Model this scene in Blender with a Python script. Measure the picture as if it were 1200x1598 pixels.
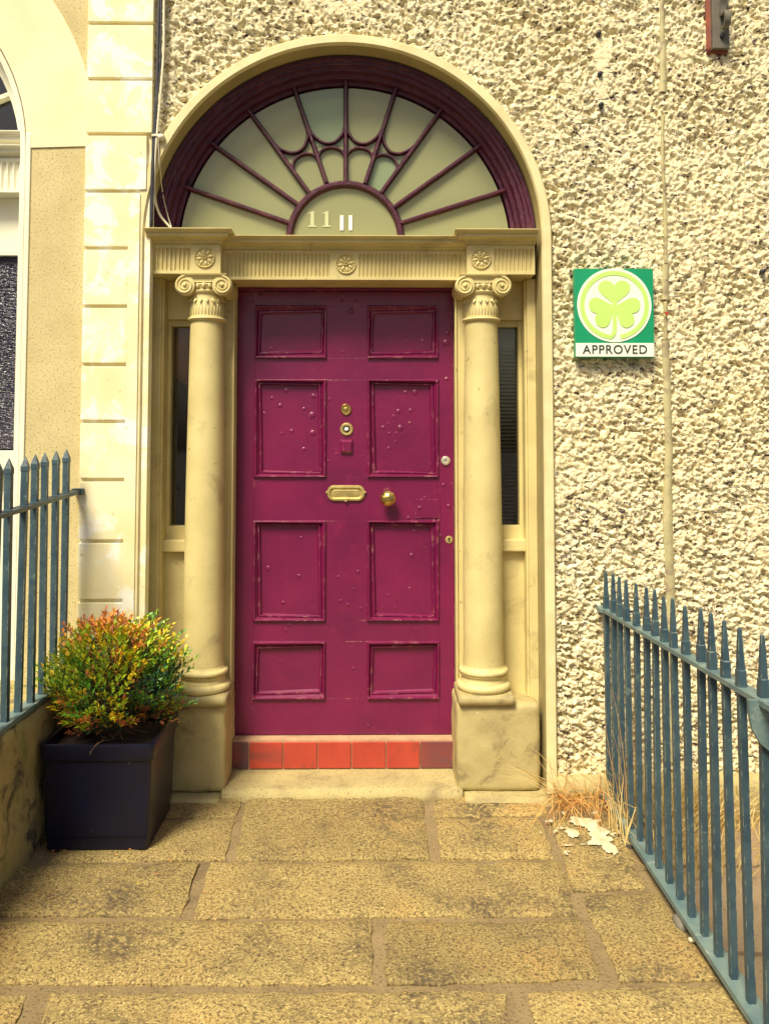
import bpy, bmesh, math, random
import numpy as np
from mathutils import Vector, Matrix
for o in list(bpy.data.objects): bpy.data.objects.remove(o)
random.seed(7); rng = np.random.default_rng(11)
S = bpy.context.scene
COL = S.collection
# ------------------------------------------------------------------ camera
F, CX, CY = 1280.0, 600.0, 635.0            # focal length and principal point, in pixels of the 1200x1598 photo
PITCH, YAW, DIST, EYE = math.radians(2.9), math.atan(15/1280), 3.76, 1.563
cam = bpy.data.cameras.new('camera'); camo = bpy.data.objects.new('camera', cam); COL.objects.link(camo)
camo.location = (0, -DIST, EYE); camo.rotation_euler = (math.pi/2 + PITCH, 0, -YAW)
cam.sensor_fit = 'VERTICAL'; cam.sensor_height = 36; cam.sensor_width = 27
cam.lens = F/1598*36; cam.shift_y = -(799-CY)/1598; cam.clip_start = .05; cam.clip_end = 2000
S.camera = camo
# ------------------------------------------------------------------ world, sun, exposure
SUN_EL, SUN_AZ = math.radians(54), math.radians(207)      # azimuth clockwise from +Y: sun in front of the facade, to the left
w = bpy.data.worlds.new('World'); S.world = w; w.use_nodes = True
nt = w.node_tree; bg = nt.nodes['Background']
sky = nt.nodes.new('ShaderNodeTexSky'); sky.sky_type = 'NISHITA'; sky.sun_disc = False
sky.sun_elevation = SUN_EL; sky.sun_rotation = SUN_AZ; sky.dust_density = 6; sky.air_density = 1.0; sky.ozone_density = 1.0
nt.links.new(sky.outputs[0], bg.inputs[0]); bg.inputs[1].default_value = .05
sl = bpy.data.lights.new('sun', 'SUN'); sl.energy = 3.2; sl.angle = math.radians(20); sl.color = (1, .90, .66)
so = bpy.data.objects.new('sun', sl); COL.objects.link(so); so.location = (-3, -5, 8)
sd = Vector((math.sin(SUN_AZ)*math.cos(SUN_EL), math.cos(SUN_AZ)*math.cos(SUN_EL), math.sin(SUN_EL)))
so.rotation_euler = sd.to_track_quat('Z', 'Y').to_euler()
S.view_settings.view_transform = 'Standard'; S.view_settings.look = 'None'
S.view_settings.exposure = .84; S.view_settings.gamma = 1
S.render.engine = 'CYCLES'

# ------------------------------------------------------------------ pixel -> direction helpers (distance always comes from a plane the thing touches)
_f = (math.sin(YAW)*math.cos(PITCH), math.cos(YAW)*math.cos(PITCH), math.sin(PITCH))
_r = (math.cos(YAW), -math.sin(YAW), 0)
_u = (-math.sin(YAW)*math.sin(PITCH), -math.cos(YAW)*math.sin(PITCH), math.cos(PITCH))
def ray(px, py):
    a = (px-CX)/F; b = -(py-CY)/F
    return [_f[i]+a*_r[i]+b*_u[i] for i in range(3)]
def W(px, py, y):
    d = ray(px, py); t = (y+DIST)/d[1]; return d[0]*t, EYE+d[2]*t
def G(px, py, z=0):
    d = ray(px, py); t = (z-EYE)/d[2]; return d[0]*t, -DIST+d[1]*t

# ------------------------------------------------------------------ numpy noise
def _hash(ix, iy, s):
    h = np.sin(ix*127.1+iy*311.7+s*74.7)*43758.5453
    return h-np.floor(h)
def vnoise(x, y, s=0):
    x = np.asarray(x, float); y = np.asarray(y, float)
    ix = np.floor(x); iy = np.floor(y); fx = x-ix; fy = y-iy
    fx = fx*fx*(3-2*fx); fy = fy*fy*(3-2*fy)
    return (_hash(ix, iy, s)*(1-fx)*(1-fy)+_hash(ix+1, iy, s)*fx*(1-fy)+_hash(ix, iy+1, s)*(1-fx)*fy+_hash(ix+1, iy+1, s)*fx*fy)
def fbm(x, y, s=0, o=3):
    return sum(vnoise(x*2**k, y*2**k, s+k)/2**k for k in range(o))/sum(1/2**k for k in range(o))
def chips(x, y, s=0):
    """cellular chips: every cell has its own height and tilt"""
    ix = np.floor(x); iy = np.floor(y)
    best = np.full(x.shape, 9.); second = np.full(x.shape, 9.); hh = np.zeros(x.shape)
    for dx in (-1, 0, 1):
        for dy in (-1, 0, 1):
            cx = ix+dx; cy = iy+dy
            px = cx+_hash(cx, cy, s); py = cy+_hash(cx, cy, s+5)
            d = np.hypot(x-px, y-py)
            h = _hash(cx, cy, s+9)+.9*(_hash(cx, cy, s+12)-.5)*(x-px)+.9*(_hash(cx, cy, s+15)-.5)*(y-py)
            c = d < best
            second = np.where(c, best, np.minimum(second, d)); hh = np.where(c, h, hh); best = np.where(c, d, best)
    return hh, second-best

# ------------------------------------------------------------------ materials
def lin(r, g, b):
    return tuple(((c/255)/12.92 if c/255 <= .04045 else ((c/255+.055)/1.055)**2.4) for c in (r, g, b))
def new_mat(name):
    m = bpy.data.materials.new(name); m.use_nodes = True
    t = m.node_tree; return m, t, t.nodes['Principled BSDF']
def N(t, k, **kw):
    n = t.nodes.new(k)
    for a, v in kw.items(): setattr(n, a, v)
    return n
def pos(t):
    return N(t, 'ShaderNodeNewGeometry').outputs['Position']
def noise(t, p, scale, detail=4, rough=.6, dist=0.):
    n = N(t, 'ShaderNodeTexNoise'); n.inputs['Scale'].default_value = scale; n.inputs['Detail'].default_value = detail
    n.inputs['Roughness'].default_value = rough; n.inputs['Distortion'].default_value = dist
    t.links.new(p, n.inputs['Vector']); return n.outputs['Fac']
def ramp(t, fac, a, b, ca=(0, 0, 0), cb=(1, 1, 1)):
    r = N(t, 'ShaderNodeValToRGB'); e = r.color_ramp.elements
    e[0].position = a; e[1].position = b; e[0].color = (*ca, 1); e[1].color = (*cb, 1)
    t.links.new(fac, r.inputs[0]); return r.outputs[0]
def mix(t, fac, a, b):
    m = N(t, 'ShaderNodeMix', data_type='RGBA')
    for i, v in ((0, fac), (6, a), (7, b)):
        if hasattr(v, 'is_linked'): t.links.new(v, m.inputs[i])
        elif i == 0: m.inputs[0].default_value = v
        else: m.inputs[i].default_value = (*v, 1)
    return m.outputs[2]
def math_(t, op, a, b=None):
    m = N(t, 'ShaderNodeMath', operation=op)
    for i, v in ((0, a), (1, b)):
        if v is None: continue
        if hasattr(v, 'is_linked'): t.links.new(v, m.inputs[i])
        else: m.inputs[i].default_value = v
    return m.outputs[0]
def bump(t, bs, h, strength=.3, dist=.005, prev=None):
    b = N(t, 'ShaderNodeBump'); b.inputs['Strength'].default_value = strength; b.inputs['Distance'].default_value = dist
    t.links.new(h, b.inputs['Height'])
    if prev: t.links.new(prev, b.inputs['Normal'])
    if bs: t.links.new(b.outputs[0], bs.inputs['Normal'])
    return b.outputs[0]
def paint(name, c, c2, rough=.6, scale=4, specks=None, bscale=60, bstr=.25, bdist=.002, stain=None, metal=0., spec=.5, chip=None):
    """general worn surface: two-tone noise, optional stains (colour, scale, lo, hi), specks (colour, scale, lo, hi), chipped edges"""
    m, t, bs = new_mat(name); p = pos(t)
    col = mix(t, ramp(t, noise(t, p, scale, 5), .35, .68), c, c2)
    if stain: col = mix(t, ramp(t, noise(t, p, stain[1], 6, .65, .5), stain[2], stain[3]), col, stain[0])
    if specks: col = mix(t, ramp(t, noise(t, p, specks[1], 3, .7), specks[2], specks[3]), col, specks[0])
    if chip:
        bv = N(t, 'ShaderNodeBevel', samples=4); bv.inputs['Radius'].default_value = chip[1]
        g = N(t, 'ShaderNodeNewGeometry'); d = N(t, 'ShaderNodeVectorMath', operation='DOT_PRODUCT')
        t.links.new(bv.outputs[0], d.inputs[0]); t.links.new(g.outputs['Normal'], d.inputs[1])
        e = ramp(t, d.outputs['Value'], .90, .985, (1, 1, 1), (0, 0, 0))
        n = ramp(t, noise(t, p, chip[2], 5, .7), chip[3], chip[3]+.06)
        col = mix(t, math_(t, 'MULTIPLY', e, n), col, chip[0])
    t.links.new(col, bs.inputs['Base Color'])
    bs.inputs['Roughness'].default_value = rough; bs.inputs['Metallic'].default_value = metal
    bs.inputs['Specular IOR Level'].default_value = spec
    if bstr: bump(t, bs, noise(t, p, bscale, 6, .65), bstr, bdist)
    return m
MAT = {}
MAT['stone'] = paint('painted_stone', (.68, .58, .27), (.55, .46, .20), .55, 4, stain=((.36, .29, .14), 5, .58, .78), specks=((.30, .23, .12), 26, .66, .74), bscale=38, bstr=.35, bdist=.003)
MAT['pedestal'] = paint('worn_pedestal_paint', (.50, .42, .19), (.38, .31, .14), .65, 6, stain=((.17, .13, .07), 6, .57, .72), specks=((.80, .74, .5), 22, .70, .74), bscale=30, bstr=.5, bdist=.006)
MAT['reveal'] = paint('reveal_plaster', (.40, .33, .15), (.30, .25, .11), .7, 4, stain=((.32, .25, .12), 3, .55, .75), bscale=70, bstr=.3)
MAT['quoin'] = paint('quoin_plaster', (.88, .82, .56), (.80, .70, .38), .65, 4, stain=((.92, .90, .78), 4.5, .50, .57), specks=((.52, .42, .22), 30, .66, .74), bscale=60, bstr=.25)
MAT['rim'] = paint('arch_margin_plaster', (.80, .72, .42), (.64, .55, .28), .65, 5, stain=((.45, .35, .15), 5, .6, .8), bscale=60, bstr=.3)
MAT['nbwall'] = paint('neighbour_render', (.66, .56, .29), (.56, .46, .22), .85, 5, specks=((.30, .24, .11), 110, .54, .66), bscale=160, bstr=.6, bdist=.004)
MAT['nbband'] = paint('neighbour_smooth_band', (.86, .80, .54), (.78, .70, .42), .8, 4, bscale=160, bstr=.4, bdist=.003)
MAT['white'] = paint('white_gloss_paint', (.86, .84, .68), (.82, .78, .58), .4, 4, bscale=40, bstr=.1)
MAT['iron'] = paint('blue_railing_paint', (.028, .060, .088), (.055, .098, .118), .45, 14, stain=((.14, .20, .19), 20, .62, .74), bscale=70, bstr=.5, bdist=.003, chip=((.32, .36, .27), .004, 30, .5))
MAT['iron_light'] = paint('weathered_blue_rail_paint', (.10, .165, .18), (.18, .25, .23), .5, 9, stain=((.34, .40, .33), 12, .58, .72), specks=((.05, .05, .04), 45, .68, .74), bscale=60, bstr=.4, bdist=.003)
MAT['pot'] = paint('navy_plastic', (.0016, .0025, .014), (.0025, .004, .020), .36, 8, specks=((.35, .33, .25), 60, .72, .74), bscale=120, bstr=.12, bdist=.001)
MAT['brass'] = paint('brass', (.72, .53, .18), (.60, .42, .13), .28, 20, metal=1., bscale=90, bstr=.15, bdist=.001)
MAT['brass_dull'] = paint('dull_brass', (.62, .50, .20), (.42, .33, .12), .45, 30, metal=.6, bscale=90, bstr=.3, bdist=.001)
MAT['chrome'] = paint('pale_metal', (.85, .82, .66), (.75, .72, .55), .3, 30, metal=.7, bstr=.1)
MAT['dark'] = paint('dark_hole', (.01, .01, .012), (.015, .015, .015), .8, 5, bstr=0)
MAT['tile'] = paint('red_quarry_tile', (.46, .060, .035), (.38, .045, .032), .38, 9, stain=((.16, .05, .05), 3.1, .6, .72), bscale=60, bstr=.15)
MAT['tile_end'] = paint('sooty_quarry_tile', (.16, .05, .055), (.26, .05, .045), .4, 5, stain=((.09, .06, .07), 6, .5, .65), bscale=60, bstr=.15)
MAT['grout'] = paint('grout', (.55, .34, .2), (.4, .25, .15), .9, 20, bscale=150, bstr=.4)
MAT['mortar'] = paint('sandy_mortar', (.33, .24, .115), (.25, .18, .085), .9, 7, stain=((.17, .12, .06), 4, .5, .7), specks=((.12, .08, .045), 90, .56, .66), bscale=90, bstr=1., bdist=.009)
MAT['step'] = paint('smooth_step_stone', (.48, .40, .18), (.38, .31, .14), .85, 6, stain=((.24, .18, .09), 6, .55, .75), specks=((.20, .15, .08), 90, .56, .68), bscale=110, bstr=.5, bdist=.004)
MAT['soil'] = paint('soil', (.03, .02, .012), (.05, .03, .018), .95, 30, bscale=90, bstr=1, bdist=.01)
MAT['stem'] = paint('stem', (.16, .09, .05), (.10, .06, .03), .8, 30, bstr=.3)
MAT['rust'] = paint('rust', (.30, .085, .04), (.20, .06, .05), .85, 30, bscale=90, bstr=.6)
MAT['old_iron'] = paint('old_iron', (.11, .10, .085), (.15, .14, .10), .6, 20, stain=((.25, .13, .06), 14, .6, .75), bscale=90, bstr=.4)
MAT['black_iron'] = paint('black_iron', (.018, .018, .03), (.03, .03, .045), .5, 20, bscale=90, bstr=.3)
MAT['cable_black'] = paint('black_cable', (.02, .022, .03), (.05, .05, .06), .5, 30, bstr=.2)
MAT['cable_white'] = paint('white_cable', (.80, .76, .60), (.70, .64, .46), .5, 30, bstr=.1)
MAT['conduit'] = paint('painted_conduit', (.56, .50, .27), (.40, .36, .18), .6, 9, stain=((.24, .17, .13), 16, .50, .66), bscale=50, bstr=.4)
MAT['sign_green'] = paint('sign_green', (.006, .28, .125), (.010, .33, .155), .35, 8, bstr=.05)
MAT['sign_lime'] = paint('sign_lime', (.50, .83, .17), (.54, .86, .20), .4, 8, bstr=0)
MAT['sign_white'] = paint('sign_white', (.90, .89, .78), (.88, .86, .72), .4, 8, bstr=0)
MAT['sign_dark'] = paint('sign_lettering', (.03, .05, .045), (.04, .06, .05), .5, 8, bstr=0)
MAT['number_white'] = paint('number_white', (.9, .9, .86), (.9, .9, .84), .4, 8, bstr=0)
MAT['number_faint'] = paint('number_faint', (.52, .54, .31), (.56, .58, .34), .5, 8, bstr=0)
MAT['purple_frame'] = paint('purple_frame_paint', (.075, .008, .032), (.050, .006, .026), .38, 12, stain=((.16, .03, .06), 18, .60, .76), bscale=50, bstr=.6, bdist=.004, chip=((.36, .15, .13), .004, 26, .52))
MAT['grass'] = paint('dry_grass_straw', (.62, .40, .11), (.60, .24, .07), .7, 25, bstr=0)
MAT['grass_pale'] = paint('pale_straw', (.66, .52, .22), (.60, .42, .14), .7, 25, bstr=0)
MAT['paving'] = paint('old_concrete', (.36, .27, .16), (.30, .21, .13), .9, 5, specks=((.18, .12, .08), 90, .58, .7), bscale=120, bstr=.5, bdist=.004)
MAT['asphalt'] = paint('street_asphalt', (.06, .06, .06), (.045, .045, .047), .9, 3, bscale=80, bstr=.4)
MAT['lime'] = paint('white_lime', (.70, .64, .46), (.56, .48, .30), .85, 30, stain=((.48, .38, .2), 40, .55, .66), bscale=120, bstr=.6)
MAT['hall'] = paint('hall_paint', (.16, .085, .045), (.13, .07, .04), .7, 3, bstr=0)
MAT['hall_orange'] = paint('hall_glow_orange', (.80, .36, .12), (.70, .30, .10), .6, 3, bstr=0)  # bright orange stands in for the warm glow behind the left sidelight
MAT['wood_dark'] = paint('dark_stair_wood', (.05, .018, .014), (.03, .012, .012), .4, 6, bstr=.1)
MAT['rail_wood'] = paint('handrail_wood', (.60, .27, .09), (.5, .2, .07), .4, 6, bstr=.1)
MAT['slat'] = paint('blind_slat', (.80, .84, .74), (.76, .80, .70), .5, 6, bstr=0)
MAT['pebble'] = paint('pebble', (.20, .18, .15), (.15, .13, .10), .8, 30, bstr=.3)
for k, a, b in (('leaf_green', (.08, .25, .03), (.15, .34, .03)), ('leaf_lime', (.32, .48, .03), (.46, .54, .03)), ('leaf_yellow', (.70, .52, .02), (.62, .42, .02)),
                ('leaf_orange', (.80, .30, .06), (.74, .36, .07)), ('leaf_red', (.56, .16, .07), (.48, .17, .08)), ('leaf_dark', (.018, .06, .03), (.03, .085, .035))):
    MAT[k] = paint(k, a, b, .42, 40, bstr=0)
def m_pebbledash():
    m, t, bs = new_mat('pebbledash'); p = pos(t)
    mp = N(t, 'ShaderNodeMapping'); mp.inputs['Rotation'].default_value = (0, math.radians(28), 0); mp.inputs['Scale'].default_value = (1, 1, 1.9); t.links.new(p, mp.inputs[0]); q = mp.outputs[0]
    col = mix(t, ramp(t, noise(t, p, 1.6, 5), .3, .7), (.90, .83, .56), (.86, .75, .45))
    col = mix(t, ramp(t, noise(t, p, 55, 4, .7), .53, .66), col, (.50, .34, .16))
    col = mix(t, ramp(t, noise(t, p, 32, 3, .6), .30, .42, (1, 1, 1), (0, 0, 0)), col, (.90, .87, .70))
    # soot specks, thicker in a streak that runs down beside the conduit
    sx = N(t, 'ShaderNodeSeparateXYZ'); t.links.new(p, sx.inputs[0])
    streak = math_(t, 'MULTIPLY', ramp(t, sx.outputs[0], 1.37, 1.39), ramp(t, sx.outputs[0], 1.46, 1.58, (1, 1, 1), (0, 0, 0)))
    patch = math_(t, 'MULTIPLY', streak, ramp(t, noise(t, p, 2.7, 3), .40, .60))
    big = ramp(t, noise(t, p, 2.2, 4), .42, .70)
    thr = math_(t, 'ADD', math_(t, 'MULTIPLY', patch, .11), math_(t, 'MULTIPLY', big, .06))
    sp = ramp(t, math_(t, 'ADD', noise(t, q, 40, 3, .65, .8), thr), .585, .64)
    col = mix(t, sp, col, (.060, .032, .045))
    t.links.new(col, bs.inputs['Base Color']); bs.inputs['Roughness'].default_value = .9
    bump(t, bs, noise(t, p, 130, 4, .7), .7, .005); return m
MAT['pebbledash'] = m_pebbledash()
def m_flag():
    m, t, bs = new_mat('granite_flag'); p = pos(t)
    col = mix(t, ramp(t, noise(t, p, 3.5, 5), .3, .7), (.50, .375, .135), (.40, .29, .105))
    col = mix(t, ramp(t, noise(t, p, 2.2, 3), .52, .72), col, (.58, .37, .12))
    g = noise(t, p, 105, 4, .75)
    col = mix(t, ramp(t, g, .47, .60), col, (.13, .085, .035))
    col = mix(t, ramp(t, noise(t, p, 130, 3, .7), .54, .64), col, (.70, .55, .23))
    oi = N(t, 'ShaderNodeObjectInfo'); hv = N(t, 'ShaderNodeHueSaturation'); t.links.new(math_(t, 'ADD', math_(t, 'MULTIPLY', oi.outputs['Random'], .34), .80), hv.inputs['Value']); t.links.new(col, hv.inputs['Color']); col = hv.outputs[0]
    blot = math_(t, 'MULTIPLY', ramp(t, noise(t, p, 3.0, 5, .6), .49, .66), ramp(t, noise(t, p, 55, 4, .7), .40, .56))
    col = mix(t, blot, col, (.11, .08, .045))
    t.links.new(col, bs.inputs['Base Color']); bs.inputs['Roughness'].default_value = .8
    bump(t, bs, g, 1., .010); return m
MAT['flag'] = m_flag()
def m_lowwall():
    m, t, bs = new_mat('mossy_wall_render'); p = pos(t)
    col = mix(t, ramp(t, noise(t, p, 6, 5), .3, .7), (.50, .40, .16), (.38, .30, .12))
    col = mix(t, ramp(t, noise(t, p, 5, 6, .7, .6), .50, .62), col, (.09, .075, .045))
    col = mix(t, ramp(t, noise(t, p, 9, 4), .55, .72), col, (.22, .24, .06))
    t.links.new(col, bs.inputs['Base Color']); bs.inputs['Roughness'].default_value = .9
    bump(t, bs, noise(t, p, 60, 6, .7), .9, .008); return m
MAT['lowwall'] = m_lowwall()
def m_door():
    m, t, bs = new_mat('maroon_door_paint'); p = pos(t)
    col = mix(t, ramp(t, noise(t, p, 3, 5), .3, .7), (.195, .008, .066), (.125, .005, .050))
    col = mix(t, ramp(t, noise(t, p, 14, 5, .7), .55, .75), col, (.20, .010, .060))
    bv = N(t, 'ShaderNodeBevel', samples=4); bv.inputs['Radius'].default_value = .004
    g = N(t, 'ShaderNodeNewGeometry'); d = N(t, 'ShaderNodeVectorMath', operation='DOT_PRODUCT')
    t.links.new(bv.outputs[0], d.inputs[0]); t.links.new(g.outputs['Normal'], d.inputs[1])
    e = ramp(t, d.outputs['Value'], .90, .985, (1, 1, 1), (0, 0, 0))
    ch = math_(t, 'MULTIPLY', e, ramp(t, noise(t, p, 16, 6, .75), .54, .60))
    col = mix(t, ch, col, (.62, .30, .26))
    sp = ramp(t, noise(t, p, 60, 2, .5), .775, .79)
    col = mix(t, sp, col, (.60, .35, .30))
    t.links.new(col, bs.inputs['Base Color'])
    bs.inputs['Roughness'].default_value = .30; bs.inputs['Coat Weight'].default_value = .25; bs.inputs['Coat Roughness'].default_value = .25
    v = N(t, 'ShaderNodeTexVoronoi'); v.inputs['Scale'].default_value = 21; t.links.new(p, v.inputs['Vector'])
    bl = math_(t, 'MULTIPLY', ramp(t, v.outputs['Distance'], .05, .24, (1, 1, 1), (0, 0, 0)), ramp(t, noise(t, p, 5.5, 2), .56, .64))
    n1 = bump(t, None, bl, .7, .006)
    bump(t, bs, noise(t, p, 35, 6, .6), .28, .004, n1); return m
MAT['door'] = m_door()
def m_glass(name, tint, body, amount):
    """old window glass: clear body with a mirror reflection; 'amount' of dusty film on the pane"""
    m, t, bs = new_mat(name); p = pos(t)
    tr = N(t, 'ShaderNodeBsdfTransparent'); tr.inputs[0].default_value = (*tint, 1)
    bs.inputs['Base Color'].default_value = (*body, 1); bs.inputs['Roughness'].default_value = .04; bs.inputs['IOR'].default_value = 1.5
    n = noise(t, p, 4, 2); bump(t, bs, n, .12, .01)
    gl = N(t, 'ShaderNodeBsdfGlossy'); gl.inputs['Roughness'].default_value = .03
    lw = N(t, 'ShaderNodeFresnel'); lw.inputs[0].default_value = 1.55
    a = N(t, 'ShaderNodeMixShader'); t.links.new(lw.outputs[0], a.inputs[0]); t.links.new(tr.outputs[0], a.inputs[1]); t.links.new(gl.outputs[0], a.inputs[2])
    b = N(t, 'ShaderNodeMixShader'); b.inputs[0].default_value = amount
    t.links.new(a.outputs[0], b.inputs[1]); t.links.new(bs.outputs[0], b.inputs[2])
    t.links.new(b.outputs[0], t.nodes['Material Output'].inputs['Surface']); return m
MAT['fan_glass'] = m_glass('sky_tone_fanlight_glass', (.97, .98, .92), (.62, .63, .31), .42)  # pale body colour stands in for bright sky reflected in the panes
MAT['fan_glass2'] = m_glass('greenish_fanlight_glass', (.92, .98, .92), (.52, .64, .36), .42)  # the same painted sky tone, greener
MAT['backing_board'] = paint('pale_olive_board', (.86, .85, .50), (.80, .80, .46), .8, 1.5, stain=((.66, .74, .48), 2.6, .52, .7), bstr=.1)  # tone of the added board that brightens the fanlight panes
MAT['side_glass'] = m_glass('sidelight_glass', (.9, .9, .85), (.02, .02, .03), .10)
def m_ripple():
    m, t, bs = new_mat('rippled_obscure_glass'); p = pos(t)
    mp = N(t, 'ShaderNodeMapping'); mp.inputs['Scale'].default_value = (1, 1, 3.2); t.links.new(p, mp.inputs[0])
    bs.inputs['Base Color'].default_value = (.02, .018, .04, 1); bs.inputs['Roughness'].default_value = .08
    bump(t, bs, noise(t, mp.outputs[0], 34, 2, .5), .9, .02); return m
MAT['ripple'] = m_ripple()

# ------------------------------------------------------------------ object helpers
WL = {}
def setp(o, label=None, cat=None, group=None, kind=None):
    for k, v in (('label', label), ('category', cat), ('group', group), ('kind', kind)):
        if v: o[k] = v
    return o
def thing(name, loc, label, cat, group=None):
    o = bpy.data.objects.new(name, None); COL.objects.link(o); o.location = loc; o.empty_display_size = .1
    WL[o] = Vector(loc); return setp(o, label, cat, group)
def place(name, me, wloc, parent=None, rot=None):
    o = bpy.data.objects.new(name, me); COL.objects.link(o)
    WL[o] = Vector(wloc); o.parent = parent
    o.location = WL[o]-WL[parent] if parent else WL[o]
    if rot: o.rotation_euler = rot
    return o
def mesh(name, v, f, mat, smooth=False, auto=None):
    me = bpy.data.meshes.new(name); me.from_pydata([tuple(p) for p in v], [], f)
    for mm in (mat if isinstance(mat, (list, tuple)) else [mat]): me.materials.append(MAT[mm] if isinstance(mm, str) else mm)
    me.validate(); me.update()
    if smooth:
        me.polygons.foreach_set('use_smooth', [True]*len(me.polygons))
        if auto: me.set_sharp_from_angle(angle=math.radians(auto))
    return me
def part(name, vf, mat, parent=None, smooth=False, auto=None):
    v, f = vf; v = np.array(v, float); c = (v.min(0)+v.max(0))/2
    bmx = None
    me = mesh(name, v-c, f, mat, smooth, auto)
    b = bmesh.new(); b.from_mesh(me); bmesh.ops.recalc_face_normals(b, faces=b.faces); b.to_mesh(me); b.free()
    return place(name, me, c, parent)
def join(*vfs):
    V = []; Fc = []
    for v, f in vfs:
        n = len(V); V += [tuple(p) for p in v]; Fc += [tuple(i+n for i in q) for q in f]
    return V, Fc
def box(x0, x1, y0, y1, z0, z1, b=0.):
    if b <= 0:
        v = [(x, y, z) for z in (z0, z1) for x, y in ((x0, y0), (x1, y0), (x1, y1), (x0, y1))]
        return v, [(3, 2, 1, 0), (4, 5, 6, 7), (0, 1, 5, 4), (1, 2, 6, 5), (2, 3, 7, 6), (3, 0, 4, 7)]
    bm = bmesh.new(); bmesh.ops.create_cube(bm, size=1)
    for q in bm.verts: q.co = ((x0+x1)/2+q.co.x*(x1-x0), (y0+y1)/2+q.co.y*(y1-y0), (z0+z1)/2+q.co.z*(z1-z0))
    bmesh.ops.bevel(bm, geom=bm.edges[:], offset=b, segments=2, profile=.6, affect='EDGES')
    r = [tuple(q.co) for q in bm.verts], [tuple(q.index for q in f.verts) for f in bm.faces]; bm.free(); return r
def lathe(prof, cx, cy, n=40, cap=True, a0=0, a1=2*math.pi):
    """prof: list of (r, z)"""
    v = []; f = []
    for r, z in prof:
        for k in range(n): a = 2*math.pi*k/n; v.append((cx+r*math.cos(a), cy+r*math.sin(a), z))
    for i in range(len(prof)-1):
        for k in range(n): k2 = (k+1) % n; f.append((i*n+k, i*n+k2, (i+1)*n+k2, (i+1)*n+k))
    if cap: f.append(tuple(range(n))[::-1]); f.append(tuple(range((len(prof)-1)*n, len(prof)*n)))
    return v, f
def disc_y(cx, cz, prof, n=24):
    """turned piece with its axis along y; prof: list of (r, y)"""
    v, f = lathe(prof, 0, 0, n); return [(cx+a, c, cz+b) for a, b, c in v], f
def lathe_axis_pts(vf, fn): return [fn(p) for p in vf[0]], vf[1]
def sweep(path, prof, closed=False, cap=True):
    """path: (x, z) points in a vertical plane; prof: (offset along the in-plane normal, y). Open profile unless it repeats its first point"""
    P = np.array(path, float); n = len(P)
    if closed: tg = np.roll(P, -1, 0)-np.roll(P, 1, 0)
    else: tg = np.gradient(P, axis=0)
    tg /= np.linalg.norm(tg, axis=1)[:, None]; nm = np.stack([-tg[:, 1], tg[:, 0]], 1)
    if closed or n > 2:       # mitre correction
        d = np.diff(P, axis=0, append=P[:1]) if closed else np.diff(P, axis=0, append=2*P[-1:]-P[-2:-1])
        d /= np.linalg.norm(d, axis=1)[:, None]; dn = np.stack([-d[:, 1], d[:, 0]], 1)
        cs = np.clip((dn*nm).sum(1), .5, 1); sc = 1/cs
        if not closed: sc[0] = sc[-1] = 1
    else: sc = np.ones(n)
    m = len(prof); v = []; f = []
    for i in range(n):
        for o, y in prof: v.append((P[i, 0]+nm[i, 0]*o*sc[i], y, P[i, 1]+nm[i, 1]*o*sc[i]))
    for i in range(n if closed else n-1):
        j = (i+1) % n
        for k in range(m-1): f.append((i*m+k, i*m+k+1, j*m+k+1, j*m+k))
    if cap and not closed: f.append(tuple(range(m))); f.append(tuple(range((n-1)*m, n*m))[::-1])
    return v, f
def ring(prof): return prof+[prof[0]]
def arc(cx, cz, r, a0, a1, n): return [(cx+r*math.cos(a0+(a1-a0)*k/n), cz+r*math.sin(a0+(a1-a0)*k/n)) for k in range(n+1)]
def rects(levels):
    """loft of rectangles; levels: (z, x0, x1, yfront, yback)"""
    v = []; f = []
    for z, x0, x1, y0, y1 in levels: v += [(x0, y0, z), (x1, y0, z), (x1, y1, z), (x0, y1, z)]
    for i in range(len(levels)-1):
        for k in range(4): f.append((i*4+k, i*4+(k+1) % 4, i*4+4+(k+1) % 4, i*4+4+k))
    f.append((3, 2, 1, 0)); n = 4*(len(levels)-1); f.append((n, n+1, n+2, n+3)); return v, f
def prism(poly, y0, y1):
    """(x, z) outline with thickness along y"""
    n = len(poly); v = [(x, y0, z) for x, z in poly]+[(x, y1, z) for x, z in poly]
    return v, [tuple(range(n)), tuple(range(n, 2*n))[::-1]]+[(i, i+n, (i+1) % n+n, (i+1) % n) for i in range(n)]
def tube(pts, r, n=8, taper=None):
    P = [Vector(p) for p in pts]; v = []; f = []
    for i, p in enumerate(P):
        t = (P[min(i+1, len(P)-1)]-P[max(i-1, 0)]).normalized()
        a = t.orthogonal().normalized() if i == 0 else (a-t*a.dot(t)).normalized()
        b = t.cross(a); rr = r*(taper(i/(len(P)-1)) if taper else 1)
        for k in range(n): q = 2*math.pi*k/n; v.append(tuple(p+a*math.cos(q)*rr+b*math.sin(q)*rr))
    for i in range(len(P)-1):
        for k in range(n): f.append((i*n+k, i*n+(k+1) % n, (i+1)*n+(k+1) % n, (i+1)*n+k))
    f.append(tuple(range(n))[::-1]); f.append(tuple(range((len(P)-1)*n, len(P)*n))); return v, f
def smooth_path(pts, n=8):
    P = [Vector(p) for p in pts]; P = [2*P[0]-P[1]]+P+[2*P[-1]-P[-2]]; out = []
    for i in range(1, len(P)-2):
        for k in range(n):
            t = k/n; a, b, c, d = P[i-1:i+3]
            out.append(.5*((2*b)+(c-a)*t+(2*a-5*b+4*c-d)*t*t+(3*b-a-3*c+d)*t**3))
    out.append(P[-2]); return out
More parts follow.
